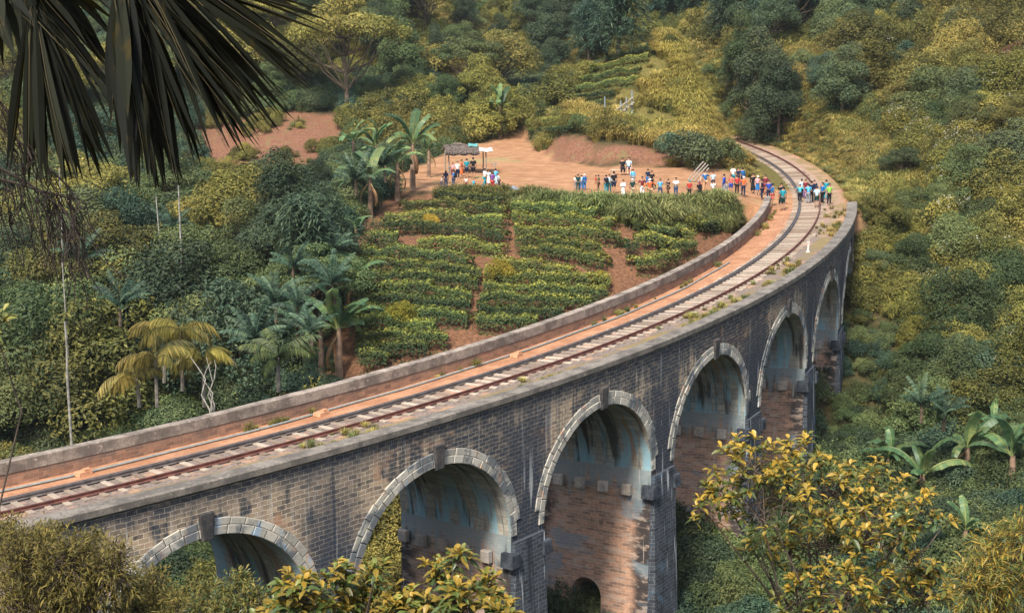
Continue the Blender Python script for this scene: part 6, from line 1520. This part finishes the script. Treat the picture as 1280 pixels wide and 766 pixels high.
r = person(784, 219, 27, 'pale', 'navy', 'person in a striped white and blue shirt seated on the bench with bare legs', 'shorts', face=F, legs='sit', skin=2, world=(p[0] + .72, p[1] + .02, p[2]), z=p[2] - .33)
# bundles on the ground by the path to the tea
for (x, y, c, s_, lab) in ((633, 239.5, 'black', .42, 'dark rounded bundle on the dirt at the top of the tea path'), (638, 238.5, 'maroon', .34, 'small maroon bundle between the two darker ones'), (642, 239.5, 'grey', .5, 'grey sack lying at the top of the tea path')):
    p = hit(x, y); mb = MB()
    for k in range(4): mb.tube([(-s_ * .9, .1 * k * s_ - .1, s_ * .3), (0, .12 * k * s_ - .1, s_ * (.45 + .05 * k)), (s_ * .9, .1 * k * s_ - .1, s_ * .28)], [s_ * .18, s_ * .42, s_ * .16], 8)
    o = mb.build('bundle', cloth(c)); o.location = tuple(p); tag(o, lab, 'bundle', 'bundles on the dirt')
# leaning timber poles at the knoll foot
for k, (x0, y0, x1, y1) in enumerate(((860, 226, 879, 203), (863, 228, 882, 205), (867, 228, 885, 207), (872, 229, 886, 211))):
    a = hit(x0, y0); b = at(x1, y1, a[1] + 2.0)
    o = MB().tube([(0, 0, 0), tuple((b - a) * .5 + [0, 0, .05]), tuple(b - a)], .065, 6).build('timber_pole', M_wood); o.location = tuple(a + [0, 0, .05])
    tag(o, ['long grey timber pole leaning on the knoll, leftmost of the stack', 'grey timber pole second from the left in the stack', 'grey timber pole second from the right in the stack', 'shortest grey timber pole at the right end of the stack'][k], 'pole', 'timber poles leaning at the knoll foot')
# timber frame / stair on the knoll
p = hit(774, 148); fr = empty('timber_stair', tuple(p)); tag(fr, 'weathered timber stair frame with a slanting rail on the knoll', 'stair frame')
for k, (x0, y0, x1, y1) in enumerate(((756, 152, 756, 121), (790, 145, 790, 113), (776, 150, 776, 126), (783, 148, 783, 122))):
    a = at(x0, y0, p[1]); b = at(x1, y1, p[1]); link('post', MB().tube([a - p, b - p], .07, 6).mesh('stair_post', flat('blue_grey_wood', (.20, .25, .27), .9, .2)), fr)
for (x0, y0, x1, y1) in ((764, 142, 792, 122), (766, 148, 793, 128)):
    a = at(x0, y0, p[1] - .1); b = at(x1, y1, p[1] - .1); link('rail', MB().tube([a - p, b - p], .08, 6).mesh('stair_rail', M_wood), fr)
mb = MB()
for k in range(6):
    a = at(766 + k * 4.5, 148 - k * 3.4, p[1]); mb.box(a - p, (.35, .9, .07))
link('tread', mb.mesh('stair_treads', M_wood), fr)
# red soil patch, built as a hut, with a blue tarp in the far left jungle
p = hit(96, 446); gzv = float(gh(p[0], p[1]))
mb = MB(); hw = 1.7
mb.add([(-hw, -1.3, 2.2), (hw, -1.3, 2.2), (hw, 0, 3.0), (-hw, 0, 3.0), (hw, 1.3, 2.2), (-hw, 1.3, 2.2), (-hw, -1.3, 2.12), (hw, -1.3, 2.12), (hw, 0, 2.92), (-hw, 0, 2.92), (hw, 1.3, 2.12), (-hw, 1.3, 2.12)], [(0, 1, 2, 3), (3, 2, 4, 5), (9, 8, 7, 6), (11, 10, 8, 9), (0, 6, 7, 1), (5, 4, 10, 11)])
hz_ = .2
hut = empty('hut', (p[0], p[1], gzv)); tag(hut, 'small red roofed hut standing for a patch of reddish soil in the far left jungle', 'hut')
ro_ = link('roof', mb.mesh('hut_roof', flat('red_roof', (.36, .10, .06), .85, .25)), hut); ro_.location = (0, 0, hz_)
mb = MB(); mb.box((0, 0, (2.15 + hz_) / 2), (hw * 1.8, 2.2, 2.15 + hz_)); link('wall', mb.mesh('hut_wall', flat('mud_wall', (.25, .12, .075), .9)), hut)
p = hit(112, 456) + [0, -1.5, 1.6]; mb = MB(); g2 = [(.22 * i - .4, .22 * j - .3, .35 + .1 * math.sin(i * 1.3 + j * 2) - .05 * (i - 2) ** 2) for i in range(5) for j in range(4)]
mb.add(g2, [(i * 4 + j, (i + 1) * 4 + j, (i + 1) * 4 + j + 1, i * 4 + j + 1) for i in range(4) for j in range(3)]); mb.tube([(0, 0, gzv - p[2]), (0, 0, .35)], .05, 5)
mb.add(np.array(g2) - [0, 0, .03], [(i * 4 + j + 1, (i + 1) * 4 + j + 1, (i + 1) * 4 + j, i * 4 + j) for i in range(4) for j in range(3)])
o = mb.build('tarp_canopy', flat('blue_tarp', (.03, .16, .36), .7)); o.location = tuple(p); tag(o, 'scrap of blue tarp on a stick beside the red roofed hut', 'tarp')
# ------------------------------------------------------------------ the thin valley haze
hz0 = float(GZZ.min()) - 1.0; hz1 = float(GZZ.max()) + 14.0
mb = MB(); x0, x1, y0, y1 = float(GX[0]) - 3, float(GX[-1]) + 3, float(GY[0]) - 3, float(GY[-1]) + 3
mb.box(((x0 + x1) / 2, (y0 + y1) / 2, (hz0 + hz1) / 2), (x1 - x0, y1 - y0, hz1 - hz0))
N = NT('haze_air'); v = N.n('VolumePrincipled', {'Color': (0.80, 0.90, 0.92), 'Density': 0.00013, 'Anisotropy': 0.2}); N.t.links.new(v.outputs[0], N.out.inputs[1])
o = mb.build('haze', N.m); o['kind'] = 'stuff'
S.cycles.volume_bounces = 0; S.cycles.volume_max_steps = 64
